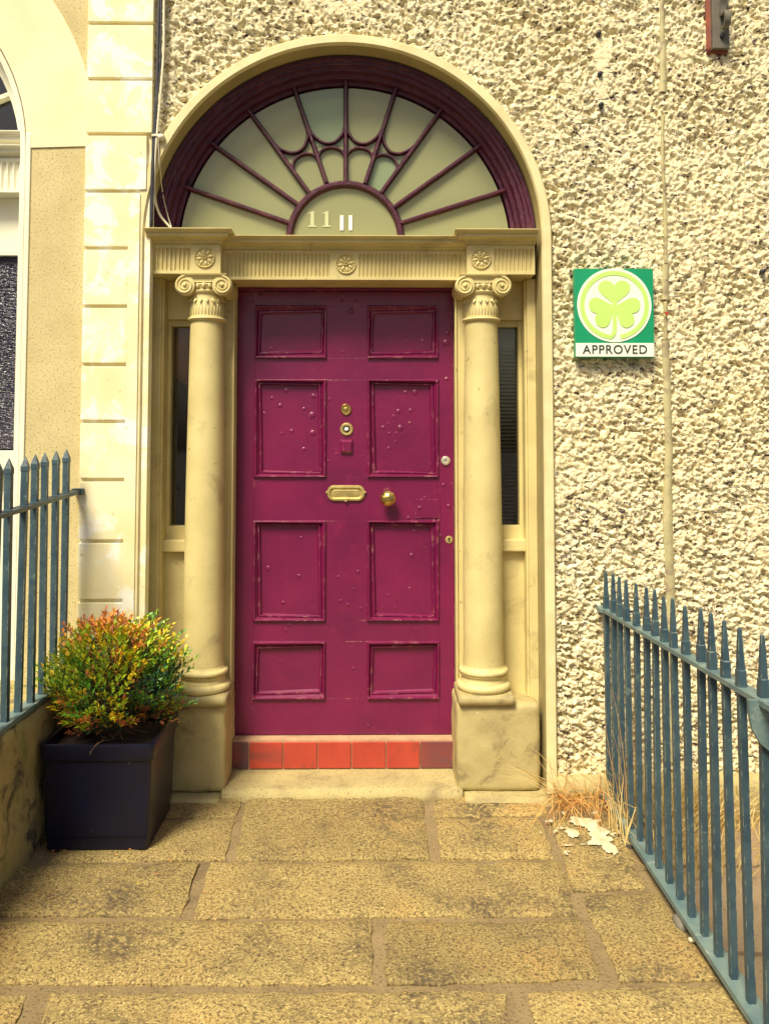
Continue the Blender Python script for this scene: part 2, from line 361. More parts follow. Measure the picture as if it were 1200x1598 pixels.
def rough_block(x0, x1, y0, y1, z0, z1, amp=.004, step=.03, rnd=.02, seed=0, fr=14):
    """a block with rounded, uneven, weathered faces"""
    bm = bmesh.new(); bmesh.ops.create_cube(bm, size=1)
    for q in bm.verts: q.co = ((x0+x1)/2+q.co.x*(x1-x0), (y0+y1)/2+q.co.y*(y1-y0), (z0+z1)/2+q.co.z*(z1-z0))
    for ax, (a, b) in enumerate(((x0, x1), (y0, y1), (z0, z1))):
        k = max(1, int((b-a)/step))
        for i in range(1, k):
            c = [0, 0, 0]; c[ax] = a+(b-a)*i/k; nn = [0, 0, 0]; nn[ax] = 1
            bmesh.ops.bisect_plane(bm, geom=bm.verts[:]+bm.edges[:]+bm.faces[:], plane_co=c, plane_no=nn)
    lo = Vector((x0, y0, z0)); hi = Vector((x1, y1, z1))
    for q in bm.verts:
        inner = Vector([min(max(q.co[i], lo[i]+rnd), hi[i]-rnd) for i in range(3)])
        d = q.co-inner
        if d.length > 1e-6: q.co = inner+d.normalized()*min(d.length, rnd)
        n = (q.co-inner).normalized() if (q.co-inner).length > 1e-6 else Vector((0, 0, 1))
        h = float(fbm(np.array((q.co.x+q.co.y*.7)*fr), np.array(q.co.z*fr+q.co.y*fr*.6), seed, 3))-.5
        q.co += n*h*2*amp
    r = [tuple(q.co) for q in bm.verts], [tuple(q.index for q in f.verts) for f in bm.faces]
    bm.verts.index_update(); r = [tuple(q.co) for q in bm.verts], [tuple(q.index for q in f.verts) for f in bm.faces]
    bm.free(); return r
def text_mesh(s, size, font_scale_x=1., extrude=.001, bold=0.):
    c = bpy.data.curves.new('txt', 'FONT'); c.body = s; c.size = size; c.align_x = 'CENTER'; c.align_y = 'CENTER'; c.extrude = extrude; c.offset = bold; c.space_character = 1.12
    o = bpy.data.objects.new('txt', c); COL.objects.link(o)
    me = bpy.data.meshes.new_from_object(o.evaluated_get(bpy.context.evaluated_depsgraph_get()))
    v = [(p.co.x*font_scale_x, -p.co.z, p.co.y) for p in me.vertices]; f = [tuple(q.vertices) for q in me.polygons]
    bpy.data.objects.remove(o); bpy.data.curves.remove(c); bpy.data.meshes.remove(me); return v, f
def shift(vf, dx=0, dy=0, dz=0): return [(a+dx, b+dy, c+dz) for a, b, c in vf[0]], vf[1]

# ================================================================== SETTING
X0 = -.145                       # centre line of the doorway
ZC = 2.535                       # springing of the arch
st = setp(part('street', box(-200, 200, -400, 1.0, -.5, -.42), 'asphalt'), 'dark street surface in front of the houses', 'street', kind='structure')
# path: mortar bed with granite flags
path = setp(part('path', box(-1.40, 1.085, -4.6, .30, -.40, -.012), 'mortar'), 'sandy mortar bed of the flagged entrance path', 'path', kind='structure')
def flag(corners, seed, top=.0, thick=.05, name='flagstone', mat='flag', parent=path, step=.022, amp=.007):
    A, B, C, Dd = [np.array(c) for c in corners]           # far-left, far-right, near-right, near-left
    nx = max(4, int(np.linalg.norm(B-A)/step)); ny = max(4, int(np.linalg.norm(Dd-A)/step))
    u = np.linspace(0, 1, nx+1); v = np.linspace(0, 1, ny+1); U, V = np.meshgrid(u, v)
    P = (A[None, None]*((1-U)*(1-V))[..., None]+B*(U*(1-V))[..., None]+C*(U*V)[..., None]+Dd*((1-U)*V)[..., None])
    x = P[..., 0]; y = P[..., 1]
    x = x+(fbm(y*16, x*3, seed)-.5)*.022*((U == 0)+(U == 1)); y = y+(fbm(x*16, y*3, seed+3)-.5)*.022*((V == 0)+(V == 1))
    e = np.minimum(np.minimum(U, 1-U)*nx, np.minimum(V, 1-V)*ny)
    z = top+(fbm(x*9, y*9, seed+7, 4)-.5)*amp*2.2+(vnoise(x*70, y*70, seed)-.5)*.003-np.where(e < .5, .010, np.where(e < 1.5, .0025, 0))
    Vt = [tuple(p) for p in np.stack([x, y, z], -1).reshape(-1, 3)]; f = []
    for j in range(ny):
        for i in range(nx): a = j*(nx+1)+i; f.append((a, a+nx+1, a+nx+2, a+1))
    loop = list(range(nx+1))+[(j+1)*(nx+1)-1 for j in range(1, ny+1)]+[ny*(nx+1)+i for i in range(nx-1, -1, -1)]+[j*(nx+1) for j in range(ny-1, 0, -1)]
    b0 = len(Vt); Vt += [(Vt[i][0], Vt[i][1], top-thick) for i in loop]; L = len(loop)
    for k in range(L): f.append((loop[k], loop[(k+1) % L], b0+(k+1) % L, b0+k))
    return part(name, (Vt, f), mat, parent, smooth=True, auto=50)
FL = [  # pixel corners on the ground: far-left, far-right, near-right, near-left
 [(150, 1243), (377, 1240), (366, 1270), (135, 1275)], [(130, 1282), (366, 1276), (348, 1337), (80, 1340)],
 [(389, 1240), (655, 1238), (666, 1337), (371, 1338)], [(678, 1239), (842, 1238), (852, 1268), (682, 1271)],
 [(684, 1278), (838, 1276), (862, 1335), (690, 1337)],
 [(862, 1277), (955, 1280), (1003, 1382), (897, 1386)], [(912, 1396), (1022, 1392), (1118, 1524), (968, 1528)],
 [(-10, 1352), (308, 1346), (280, 1424), (-60, 1424)], [(332, 1346), (872, 1344), (898, 1424), (306, 1428)],
 [(-90, 1438), (576, 1437), (580, 1530), (-170, 1532)], [(606, 1437), (901, 1435), (936, 1522), (606, 1532)],
 [(-260, 1560), (40, 1552), (0, 1650), (-380, 1650)], [(84, 1549), (784, 1548), (800, 1660), (40, 1660)], [(826, 1549), (1140, 1535), (1235, 1660), (850, 1660)],
 [(-420, 1680), (560, 1680), (560, 1830), (-600, 1830)], [(600, 1680), (1240, 1680), (1380, 1830), (610, 1830)]]
STONES = []
for i, c in enumerate(FL):
    mx, my = sum(p[0] for p in c)/4, sum(p[1] for p in c)/4
    cc = [G(p[0]+(3 if p[0] > mx else -3), p[1]+(2.0 if p[1] > my else -2.0)) for p in c]; cc = [(max(-1.36, min(1.04, a)), b) for a, b in cc]
    STONES.append(flag(cc, i*3+1, top=.002+.004*random.random()))
setp(STONES[5], 'flagstone beside the railing with a white splash on it')
def blob(cx, cy, rx, ry, seed, n=26):
    return [(cx+rx*math.cos(a)*(.65+.7*float(vnoise(np.array(math.cos(a)*1.7+seed), np.array(math.sin(a)*1.7), seed))), cy+ry*math.sin(a)*(.65+.7*float(vnoise(np.array(math.cos(a)*1.7+9), np.array(math.sin(a)*1.7+seed), seed)))) for a in [2*math.pi*k/n for k in range(n)]]
def splash(seed=16, top=None):
    # a thin crust that follows the stone: cells of a fine grid where the splash field is high
    cell = .006; x0, y0 = G(860, 1345); x1, y1 = G(985, 1270)
    xs = np.arange(x0, x1, cell); ys = np.arange(y0, y1, cell); Xs, Ys = np.meshgrid(xs, ys)
    fld = np.zeros(Xs.shape)
    for px, py, r_ in ((903, 1288, .05), (918, 1290, .05), (930, 1300, .055), (936, 1316, .05), (950, 1328, .04), (893, 1305, .032), (958, 1333, .025), (921, 1320, .02)):
        gx, gy_ = G(px, py); fld = np.maximum(fld, 1-np.hypot((Xs-gx), (Ys-gy_)*.8)/r_)
    fld = fld+(fbm(Xs*30, Ys*30, 90, 4)-.5)*1.1
    Zs = .0095+(fbm(Xs*9, Ys*9, seed+7, 4)-.5)*.0154+.004*np.clip(fld, 0, .6)
    ny_, nx_ = Xs.shape; V = [tuple(p) for p in np.stack([Xs, Ys, Zs], -1).reshape(-1, 3)]; Fq = []
    for j_ in range(ny_-1):
        for i_ in range(nx_-1):
            if fld[j_, i_] > .22: a = j_*nx_+i_; Fq.append((a, a+1, a+nx_+1, a+nx_))
    us = sorted({k for q in Fq for k in q}); mp_ = {k: n for n, k in enumerate(us)}
    return [V[k] for k in us], [tuple(mp_[k] for k in q) for q in Fq]
setp(part('white_splash', splash(), 'lime', STONES[5], True), 'white splash of lime on the flagstone')
# lower yard behind the right-hand railing
yard = setp(part('yard_ground', box(1.10, 4.2, -4.6, .02, -.42, -.14), 'soil'), 'sunken yard ground behind the right railing', 'yard', kind='structure')
for i, (a, b, c, d) in enumerate(((1.12, 1.95, -.02, -.42), (1.97, 3.0, -.02, -.42), (1.12, 1.62, -.44, -.98), (1.64, 2.6, -.44, -.98), (1.12, 1.9, -1.0, -1.62), (1.92, 3.0, -1.0, -1.62), (1.12, 2.2, -1.64, -2.6))):
    flag([(a, c), (b, c), (b, d), (a, d)], 60+i, -.085, .06, 'paving_slab', 'paving', yard, .05, .003)

# ================================================================== MAIN HOUSE
house = thing('terraced_house', (X0, .15, 0), 'pebbledashed cream house front with a maroon arched Georgian doorway', 'house')
# ---- pebbledash wall sheet with real lumps, opening for the doorway
RIM = .934
def pebble_wall():
    st_ = .0058
    x = np.arange(-1.035, 2.62, st_); z = np.arange(.085, 4.1, st_)
    Xg, Zg = np.meshgrid(x, z)
    wx = Xg+(fbm(Xg*30, Zg*30, 31)-.5)*.03; wz = Zg+(fbm(Xg*30+9, Zg*30, 37)-.5)*.03
    h1, e1 = chips(wx/.025, wz/.022, 3); h2, e2 = chips(wx/.0125+4, wz/.012, 8)
    h = .55*h1+.65*h2+.35*fbm(Xg*9, Zg*9, 41)+.30*np.clip(e1*3, 0, 1)+.35*np.clip(e2*3, 0, 1)+.55*vnoise(Xg*120, Zg*120, 61)
    h = (h-h.mean())/h.std()
    h = np.where(h > .35, .35+.40*(h-.35), np.where(h < -.4, -.4+1.5*(h+.4), h))*.0040
    h = h*(.55+.9*fbm(Xg*2.3, Zg*2.3, 83, 3))
    a_ = Xg*.86-Zg*.5; b_ = Xg*.5+Zg*.86
    pit = np.clip((fbm(a_*42, b_*76, 71)-.575)*10, 0, 1)
    h = h-pit*.019*(.4+1.1*fbm(Xg*2.3, Zg*2.3, 83, 3))
    lump = np.clip(fbm(Xg*3, Zg*3, 55)-.35, 0, .3)*.012
    # smooth filler patch with screws, upper right
    px0, pz0 = W(935, 60, 0); px1, pz1 = W(942, 165, 0)
    pm = np.clip(1.6-np.abs(Xg-(px0+.012))/.035, 0, 1)*np.clip((pz0-Zg)/.02+1, 0, 1)*np.clip((Zg-pz1)/.02+1, 0, 1)
    tx, tz = W(540, 6, 0)
    pm = np.maximum(pm, .9*np.clip(1.5-np.hypot((Xg-tx)/.15, (Zg-tz)/.07), 0, 1))
    h = h*(1-.9*pm)+.004*pm
    Y = -(h+lump)+.004
    keep = ~((np.hypot(Xg-X0, np.maximum(Zg-ZC, 0)) < RIM-.012) & (np.abs(Xg-X0) < RIM-.012))
    nz, nx = Xg.shape; idx = np.arange(nz*nx).reshape(nz, nx)
    q = np.stack([idx[:-1, :-1], idx[:-1, 1:], idx[1:, 1:], idx[1:, :-1]], -1)
    ok = keep[:-1, :-1] & keep[:-1, 1:] & keep[1:, 1:] & keep[1:, :-1]; q = q[ok]
    used = np.zeros(nz*nx, bool); used[q.ravel()] = True; remap = np.cumsum(used)-1
    V = np.stack([Xg, Y, Zg], -1).reshape(-1, 3)[used]; q = remap[q]
    c = np.array((.8, 0, 2.0)); V = V-c
    me = bpy.data.meshes.new('pebbledash_wall')
    me.vertices.add(len(V)); me.vertices.foreach_set('co', V.astype(np.float32).ravel())
    me.loops.add(q.size); me.loops.foreach_set('vertex_index', q.astype(np.int32).ravel())
    me.polygons.add(len(q)); me.polygons.foreach_set('loop_start', np.arange(0, q.size, 4, dtype=np.int32))
    me.materials.append(MAT['pebbledash']); me.update(); me.validate()
    return place('pebbledash_wall', me, c, house)
pebble_wall()
# solid masonry behind the lumps
part('masonry', join(box(.80, 2.6, .03, .5, -.4, 4.09), box(-1.33, -1.10, .03, .5, -.4, 4.09), box(-1.09, .79, .03, .5, 3.49, 4.09)), 'reveal', house)
part('wall_footing', rough_block(.795, 3.2, -.055, .25, -.3, .10, .006, .05, .02, 5), 'step', house, True)
for i, (px, py) in enumerate(((934, 52), (936, 115), (938, 163), (1190, 423))):
    x, z = W(px, py, -.012); part('screw', disc_y(x, z, [(.003, -.024), (.010, -.02), (.012, -.012), (.012, .01)], 10), 'black_iron', house)
# ---- plaster margin round the opening, reveal and soffit
op = [(X0+.925, .0)]+[(X0+.925, ZC)]+arc(X0, ZC, .925, 0, math.pi, 64)[1:]+[(X0-.925, .0)]
rimp = ring([(-.038, .03), (-.038, -.014), (-.032, -.022), (.002, -.022), (.008, -.014), (.008, .005)])
opr = [(X0+.925, .02)]+[(X0+.925, ZC*k/6) for k in range(1, 6)]+arc(X0, ZC, .925, 0, math.pi, 64)+[(X0-.925, ZC*k/6) for k in range(5, 0, -1)]+[(X0-.925, .02)]
part('arch_margin', sweep(opr, rimp), 'rim', house, True, 40)
part('reveal', sweep(opr, [(.006, -.012), (.008, .0), (.010, .12), (.010, .36)], cap=False), 'reveal', house, True, 40)
# ---- fanlight: arch frame
fan = place('fanlight', mesh('fanlight', *shift(join(sweep(arc(X0, ZC, .905, 0, math.pi, 64), ring([(-.010, .10), (-.004, .086), (.012, .088), (.016, .100), (.030, .102), (.034, .120), (.050, .125), (.054, .160), (.070, .168), (.074, .200), (.088, .205), (.092, .235), (-.010, .235)]))), -X0, -.16, -ZC), 'purple_frame', True, 35), (X0, .16, ZC), house)
setp(fan, 'dark maroon semicircular fanlight frame with radiating bars')
BY = .205
def WB(px, py): return np.array(W(px, py, BY))
HUB = (X0, 2.585); HR = .272
hubp = [(X0+HR, 2.50)]+arc(HUB[0], HUB[1], HR, 0, math.pi, 32)+[(X0-HR, 2.50)]
barp = lambda w_, d_: ring([(-w_/2, BY+.012), (-w_/2, BY-.006), (-w_*.2, BY-d_), (w_*.2, BY-d_), (w_/2, BY-.006), (w_/2, BY+.012)])
part('hub_arch', sweep(hubp, barp(.036, .026)), 'purple_frame', fan, True, 35)
SP = [((782, 299.5), (626, 348.8)), ((746.7, 229.8), (616.4, 323.3)), ((686, 176), (596.6, 299.5)), ((616.4, 144.8), (571, 284.8)), ((540, 135), (539.5, 283)),
      ((460.6, 142), (508.8, 283.6)), ((387, 171.4), (481.6, 300.6)), ((330, 224), (463.5, 318.8)), ((287.8, 292), (449, 347.6))]
ANG = []
for (o_, i_) in SP:
    po, pi_ = WB(*o_), WB(*i_); ANG.append((po, pi_))
SPK = []
for k, (po, pi_) in enumerate(ANG):
    d = (po-pi_)/np.linalg.norm(po-pi_)
    # run each bar from the hub arch to the frame
    a = pi_.copy(); b = po.copy()
    b = a+d*min(np.linalg.norm(b-a)+.03, 2)
    SPK.append((a-d*.012, b)); part('glazing_bar', sweep([a-d*.012, (a+b)/2, b], barp(.025, .028)), 'purple_frame', fan, True, 35)
def loop_path(k, s0, s1):
    (a0, b0), (a1, b1) = SPK[k], SPK[k+1]; out = []
    for i in range(17):
        u = i/16; s = s0+(s1-s0)*math.sqrt(max(0, 1-(2*u-1)**2))
        out.append((1-u)*(a0+(b0-a0)*s)+u*(a1+(b1-a1)*s))
    return out
for k in (2, 3, 4, 5):
    part('tracery_loop', sweep(loop_path(k, .60, .395), barp(.017, .018)), 'purple_frame', fan, True, 35)
    part('tracery_loop', sweep(loop_path(k, .22, .355), barp(.015, .018)), 'purple_frame', fan, True, 35)
# panes: one between each pair of bars, lightly out of true like old glass
GY = BY+.004
edge_r = lambda th, r=.805: np.array((X0+r*math.cos(th), ZC+r*math.sin(th)))
def pane(poly, mat, seed):
    r = random.Random(seed); ax, az = r.uniform(-.010, .010), r.uniform(-.010, .010)
    c = np.mean(poly, 0); v, f = prism([tuple(p) for p in poly], 0, .004)
    v = [(x, GY+y+ax*(x-c[0])+az*(z-c[1]), z) for x, y, z in v]; return part('pane', (v, f), mat, fan)
def th_of(p): return math.atan2(p[1]-ZC, p[0]-X0)
ends = [(np.array((X0+HR, 2.53)), np.array((X0+.80, 2.53)))]+SPK+[(np.array((X0-HR, 2.53)), np.array((X0-.80, 2.53)))]
for k in range(10):
    (a0, b0), (a1, b1) = ends[k], ends[k+1]
    t0, t1 = th_of(b0), th_of(b1)
    if k == 9 and t1 < 0: t1 += 2*math.pi
    outer = [edge_r(t0+(t1-t0)*i/8) for i in range(9)]
    if k in (3, 4, 5, 6):
        m0 = a0+(b0-a0)*.375; m1 = a1+(b1-a1)*.375
        pane([a0, m0, m1, a1], 'fan_glass2' if k == 3 else 'fan_glass', k)
        pane([m0]+outer+[m1], 'fan_glass2' if k == 5 else 'fan_glass', k+20)
    else: pane([a0]+outer+[a1], 'fan_glass', k)
pane([np.array(p) for p in hubp], 'fan_glass', 77)
part('fanlight_backing_board', prism([(X0-.775, 2.45), (X0+.775, 2.45)]+[(X0+.775, ZC)]+arc(X0, ZC-.01, .775, 0, math.pi, 40)[1:], .240, .246), 'backing_board', fan)  # added pale board, stands in for the sky reflection in the panes
part('dark_backing_sheet', join(box(X0-.86, X0+.86, .34, .36, 2.3, 3.46)), 'dark', fan)  # dark sheet added for the soffit's dark reflection along the pane tops
# house number: bright pair of bars; its faint serif ghost is a reflection painted on
for px in (533.5, 547):
    x, z = W(px, 348, GY); part('house_number', box(x-.0085, x+.0085, GY-.004, GY-.0015, z-.037, z+.037), 'number_white', fan)
def serif_one(cx, cz, h):
    w_ = h*.11
    return join(prism([(cx-w_, cz-h/2+.006), (cx+w_, cz-h/2+.006), (cx+w_, cz+h/2), (cx, cz+h/2), (cx-w_*2.6, cz+h*.36), (cx-w_*2.4, cz+h*.31), (cx-w_, cz+h*.36)], GY-.003, GY-.001),
                prism([(cx-w_*2.4, cz-h/2), (cx+w_*2.4, cz-h/2), (cx+w_*2.4, cz-h/2+.007), (cx-w_*2.4, cz-h/2+.007)], GY-.0032, GY-.0012))
for px in (487.5, 510):
    x, z = W(px, 342, GY); part('number_reflection', serif_one(x, z, .078), 'number_faint', fan)
# ---- entablature
ent = thing('entablature', (X0, .1, 2.45), None, None); ent.parent = house; ent.location = WL[ent]-WL[house]
setp(ent, 'cream fluted entablature with three rosettes')
def fluted(x0, x1, z0, z1, yf, yb, flutes, pitch=.0193, dep=.011):
    """a frieze block whose front has carved flutes between the (xa, xb) ranges"""
    xs = [x0]; ys = [yf]
    for xa, xb in flutes:
        n = int(round((xb-xa)/pitch)); p_ = (xb-xa)/n
        for i in range(n):
            a = xa+i*p_
            xs += [a+p_*.12, a+p_*.20, a+p_*.34, a+p_*.5, a+p_*.66, a+p_*.80, a+p_*.88]; ys += [yf, yf+dep*.5, yf+dep*.9, yf+dep, yf+dep*.9, yf+dep*.5, yf]
    xs.append(x1); ys.append(yf); n = len(xs); v = []; f = []
    zt, zb = z1-.016, z0+.014
    for z, c in ((z0, 0), (zb, 0), (zb+.002, 1), (zt-.008, 1), (zt-.003, .7), (zt, 0), (z1, 0)):
        v += [(x, yf+(y-yf)*c, z) for x, y in zip(xs, ys)]
    R = 7
    for j in range(R-1):
        for i in range(n-1): f.append((j*n+i, j*n+i+1, (j+1)*n+i+1, (j+1)*n+i))
    k = len(v); v += [(x0, yb, z0), (x1, yb, z0), (x1, yb, z1), (x0, yb, z1)]
    f += [tuple(range(n))[::-1]+(k, k+1), tuple(range((R-1)*n, R*n))+(k+2, k+3), (k, k+1, k+2, k+3)[::-1]]
    f += [(k,)+tuple(j*n for j in range(R))+(k+3,), (k+1,)+tuple((j+1)*n-1 for j in range(R))[::1]+(k+2,)]
    return v, f
part('frieze', fluted(X0-.60, X0+.60, 2.363, 2.505, .10, .285, [(X0-.56, X0-.066), (X0+.066, X0+.56)]), 'stone', ent)
part('frieze_block', fluted(-1.052, -.719, 2.377, 2.515, .035, .285, [(-1.035, -.855)]), 'stone', ent)
part('frieze_block', fluted(.430, .748, 2.377, 2.515, .035, .285, [(.555, .740)]), 'stone', ent)
def cornice(x0, x1, yf, z0, z1, yb, side):
    h = z1-z0; pr = [(0, 0), (.07, .004), (.09, .013), (.24, .014), (.25, .022), (.34, .026), (.42, .034), (.43, .056), (.72, .058), (.73, .066), (.80, .068), (.90, .078), (.93, .081), (1, .081)]
    return rects([(z0+a*h, x0-b*side[0], x1+b*side[1], yf-b, yb) for a, b in pr])
part('cornice', cornice(X0-.575, X0+.575, .10, 2.507, 2.556, .22, (0, 0)), 'stone', ent)
part('cornice', cornice(-1.054, -.719, .035, 2.517, 2.572, .225, (0, .75)), 'stone', ent)
part('cornice', cornice(.430, .752, .035, 2.517, 2.572, .225, (.75, 0)), 'stone', ent)
def rosette(cx, cz, yf, r):
    vf = [disc_y(cx, cz, [(r*.90, yf+.002), (r*.92, yf-.006), (r*.98, yf-.008), (r*1.04, yf-.005), (r*1.05, yf+.002)], 30)]
    def lump(x, z, rx, rz, a, hgt):
        v = []; f = []
        rings_ = 4; n = 10
        for i in range(rings_):
            q = i/(rings_-1)*math.pi/2
            for k in range(n):
                b = 2*math.pi*k/n; lx, lz = rx*math.cos(b)*math.cos(q), rz*math.sin(b)*math.cos(q)
                v.append((x+lx*math.cos(a)-lz*math.sin(a), yf-hgt*math.sin(q), z+lx*math.sin(a)+lz*math.cos(a)))
        for i in range(rings_-1):
            for k in range(n): f.append((i*n+k, i*n+(k+1) % n, (i+1)*n+(k+1) % n, (i+1)*n+k))
        return v, f
    for k in range(8):
        a = 2*math.pi*k/8+.2; vf.append(lump(cx+r*.56*math.cos(a), cz+r*.56*math.sin(a), r*.34, r*.19, a, .009))
        a += math.pi/8; vf.append(lump(cx+r*.74*math.cos(a), cz+r*.74*math.sin(a), r*.16, r*.09, a, .005))
    for k in range(5):
        a = 2*math.pi*k/5; vf.append(lump(cx+r*.17*math.cos(a), cz+r*.17*math.sin(a), r*.13, r*.10, a, .014))
    return part('rosette', join(*vf), 'stone', ent, True, 50)
for px, py, y in ((320, 402, .035), (540, 412, .10), (750, 404, .035)):
    x, z = W(px, py, y); rosette(x, z, y, .047)
# ---- door recess: soffit and jambs
for s in (-1, 1):
    part('door_jamb', rects([(.02, *sorted((X0+s*.537, X0+s*.66)), .20, .42), (2.362, *sorted((X0+s*.537, X0+s*.66)), .20, .42)]), 'stone', house)
    part('jamb_bead', box(*sorted((X0+s*.532, X0+s*.541)), .188, .203, .02, 2.362, .003), 'stone', house)
part('door_head', box(X0-.536, X0+.536, .287, .42, 2.345, 2.50), 'door', house)
# ---- columns
CYc = .125
def column(s):
    cx = X0+s*.652
    c = thing('column', (cx, CYc, 0), None, None); c.parent = house; c.location = WL[c]-WL[house]
    setp(c, 'cream Ionic column on the left of the door' if s < 0 else 'cream Ionic column on the right of the door')
    # pedestal (the worn block), plinth slab, base mouldings
    px0, px1 = (cx-.165, cx+.122) if s < 0 else (cx-.135, cx+.245)
    if s < 0: px0 -= .09
    part('pedestal', rough_block(px0, px1, .022, .30, .012, .405, .005, .022, .022, 3+s), 'pedestal', c, True)
    part('plinth_slab', rough_block(cx-.128, cx+.128, .0, .245, .400, .447, .002, .02, .008, 8), 'pedestal', c, True)
    def torus(r, z, h, n=6): return [(r-h/2+h/2*math.cos(-math.pi/2+math.pi*k/n), z+h/2+h/2*math.sin(-math.pi/2+math.pi*k/n)) for k in range(n+1)]
    part('base', lathe([(.10, .440)]+torus(.126, .445, .040)+[(.106, .487), (.103, .494), (.100, .505), (.104, .515), (.110, .518)]+torus(.115, .52, .026)+[(.099, .549), (.097, .556), (.092, .565)], cx, CYc, 48), 'stone', c, True, 40)
    zs = [.556+1.615*i/24 for i in range(25)]
    part('shaft', lathe([(.0925-.0155*(max(0, (z-.95)/1.22))**1.5+(.003*(1-min(1, (z-.556)/.05))), z) for z in zs], cx, CYc, 48), 'stone', c, True, 60)
    nk = [(.080, 2.160), (.088, 2.165), (.091, 2.171), (.088, 2.177), (.083, 2.179), (.083, 2.183), (.080, 2.185), (.080, 2.255), (.077, 2.262), (.078, 2.285), (.086, 2.292), (.088, 2.30), (.082, 2.306), (.084, 2.312), (.093, 2.328), (.086, 2.336)]
    part('necking', lathe(nk, cx, CYc, 48), 'stone', c, True, 35)
    # leaf collar: ring of drooping leaf tips
    lv = []
    for k in range(18):
        a = 2*math.pi*k/18
        pts = [(cx+(.080+q)*math.cos(a+b), CYc+(.080+q)*math.sin(a+b), z) for q, b, z in ((.001, -.12, 2.258), (.009, -.06, 2.252), (.012, 0, 2.244), (.009, .06, 2.252), (.001, .12, 2.258), (.004, 0, 2.268))]
        lv.append((pts, [(0, 1, 5), (1, 2, 5), (2, 3, 5), (3, 4, 5)]))
    part('leaf_collar', join(*lv), 'stone', c)
    # upright acanthus ribs on the neck
    part('neck_ribs', join(*[tube([(cx+.0805*math.cos(a), CYc+.0805*math.sin(a), 2.188), (cx+.0815*math.cos(a), CYc+.0815*math.sin(a), 2.24)], .0016, 5) for a in [2*math.pi*k/34 for k in range(34)]]), 'stone', c, True)
    # echinus with eggs
    eg = []
    for k in range(20):
        a = 2*math.pi*k/20; r0 = .088
        for q in range(1): eg.append(lathe_axis_pts(lathe([(.0015, -.014), (.007, -.009), (.009, 0), (.008, .009), (.003, .015)], 0, 0, 8), lambda p, a=a: (cx+(r0)*math.cos(a)+p[0]*math.sin(a)+p[1]*math.cos(a), CYc+r0*math.sin(a)-p[0]*math.cos(a)+p[1]*math.sin(a), 2.322+p[2])))
    part('egg_moulding', join(*eg), 'stone', c, True)
    # volutes: a cushion front and back joined by bolsters, spiral ridges and eyes
    for q in (-1, 1):
        vx, vz, R = cx+q*.086, 2.322, .047
        vv = [disc_y(vx, vz, [(R*.93, .215), (R, .205), (R*.80, .15), (R*.78, .13), (R, .058), (R, .036), (R*.94, .032)], 32)]
        pts = []
        for i in range(70):
            tq = i/69; a = math.pi/2*1.0-q*(0)+(-q)*tq*2*math.pi*2.35; rr = R*.90*(1-tq*.86)
            pts.append((vx+rr*math.cos(a), .031, vz+rr*math.sin(a)))
        vv.append(tube(pts, .0062, 8, lambda t: 1-.45*t)); vv.append(disc_y(vx, vz, [(.009, .034), (.009, .026), (.006, .021), (.001, .019)], 14))
        part('volute', join(*vv), 'stone', c, True, 45)
    part('canalis', join(box(cx-.088, cx+.088, .040, .205, 2.338, 2.364), box(cx-.088, cx+.088, .033, .042, 2.358, 2.368, .003), box(cx-.088, cx+.088, .034, .042, 2.336, 2.341, .002)), 'stone', c)
    part('abacus', rects([(2.366, cx-.100, cx+.100, .030, .22), (2.370, cx-.106, cx+.106, .024, .22), (2.3765, cx-.108, cx+.108, .022, .22)]), 'stone', c)
    return c
column(-1); column(1)
# ---- sidelights
def sidelight(s):
    ox, ix = X0+s*.876, X0+s*.655
    sl_ = thing('sidelight', ((ox+ix)/2, .22, 1.15), None, None); sl_.parent = house; sl_.location = WL[sl_]-WL[house]
    setp(sl_, 'narrow dark window between column and wall on the '+('left' if s < 0 else 'right')+' of the door')
    b = lambda a, c, y0, y1, z0, z1, bv=.004: box(*sorted((X0+s*a, X0+s*c)), y0, y1, z0, z1, bv)
    part('outer_pilaster', b(.872, .914, .135, .33, .10, 2.376), 'stone', sl_)
    part('pilaster_bead', b(.862, .8735, .152, .33, .10, 2.376), 'stone', sl_)
    part('head_panel', b(.652, .864, .215, .36, 2.19, 2.376), 'stone', sl_)
    part('lower_panel', b(.652, .864, .215, .36, .10, 1.075), 'stone', sl_)
    part('sill', b(.648, .876, .175, .34, 1.072, 1.128, .006), 'stone', sl_)
    part('bottom_rail', b(.652, .852, .232, .32, 1.126, 1.190), 'stone', sl_)
    part('top_rail', b(.652, .852, .240, .32, 2.160, 2.192), 'stone', sl_)
    part('window_stile', b(.846, .864, .232, .32, 1.126, 2.192, .002), 'stone', sl_)
    part('window_stile', b(.640, .664, .232, .32, 1.126, 2.192), 'stone', sl_)
    part('pane', b(.664, .846, .272, .276, 1.19, 2.16, 0), 'side_glass', sl_)
    return sl_
SL = sidelight(-1); SR = sidelight(1)
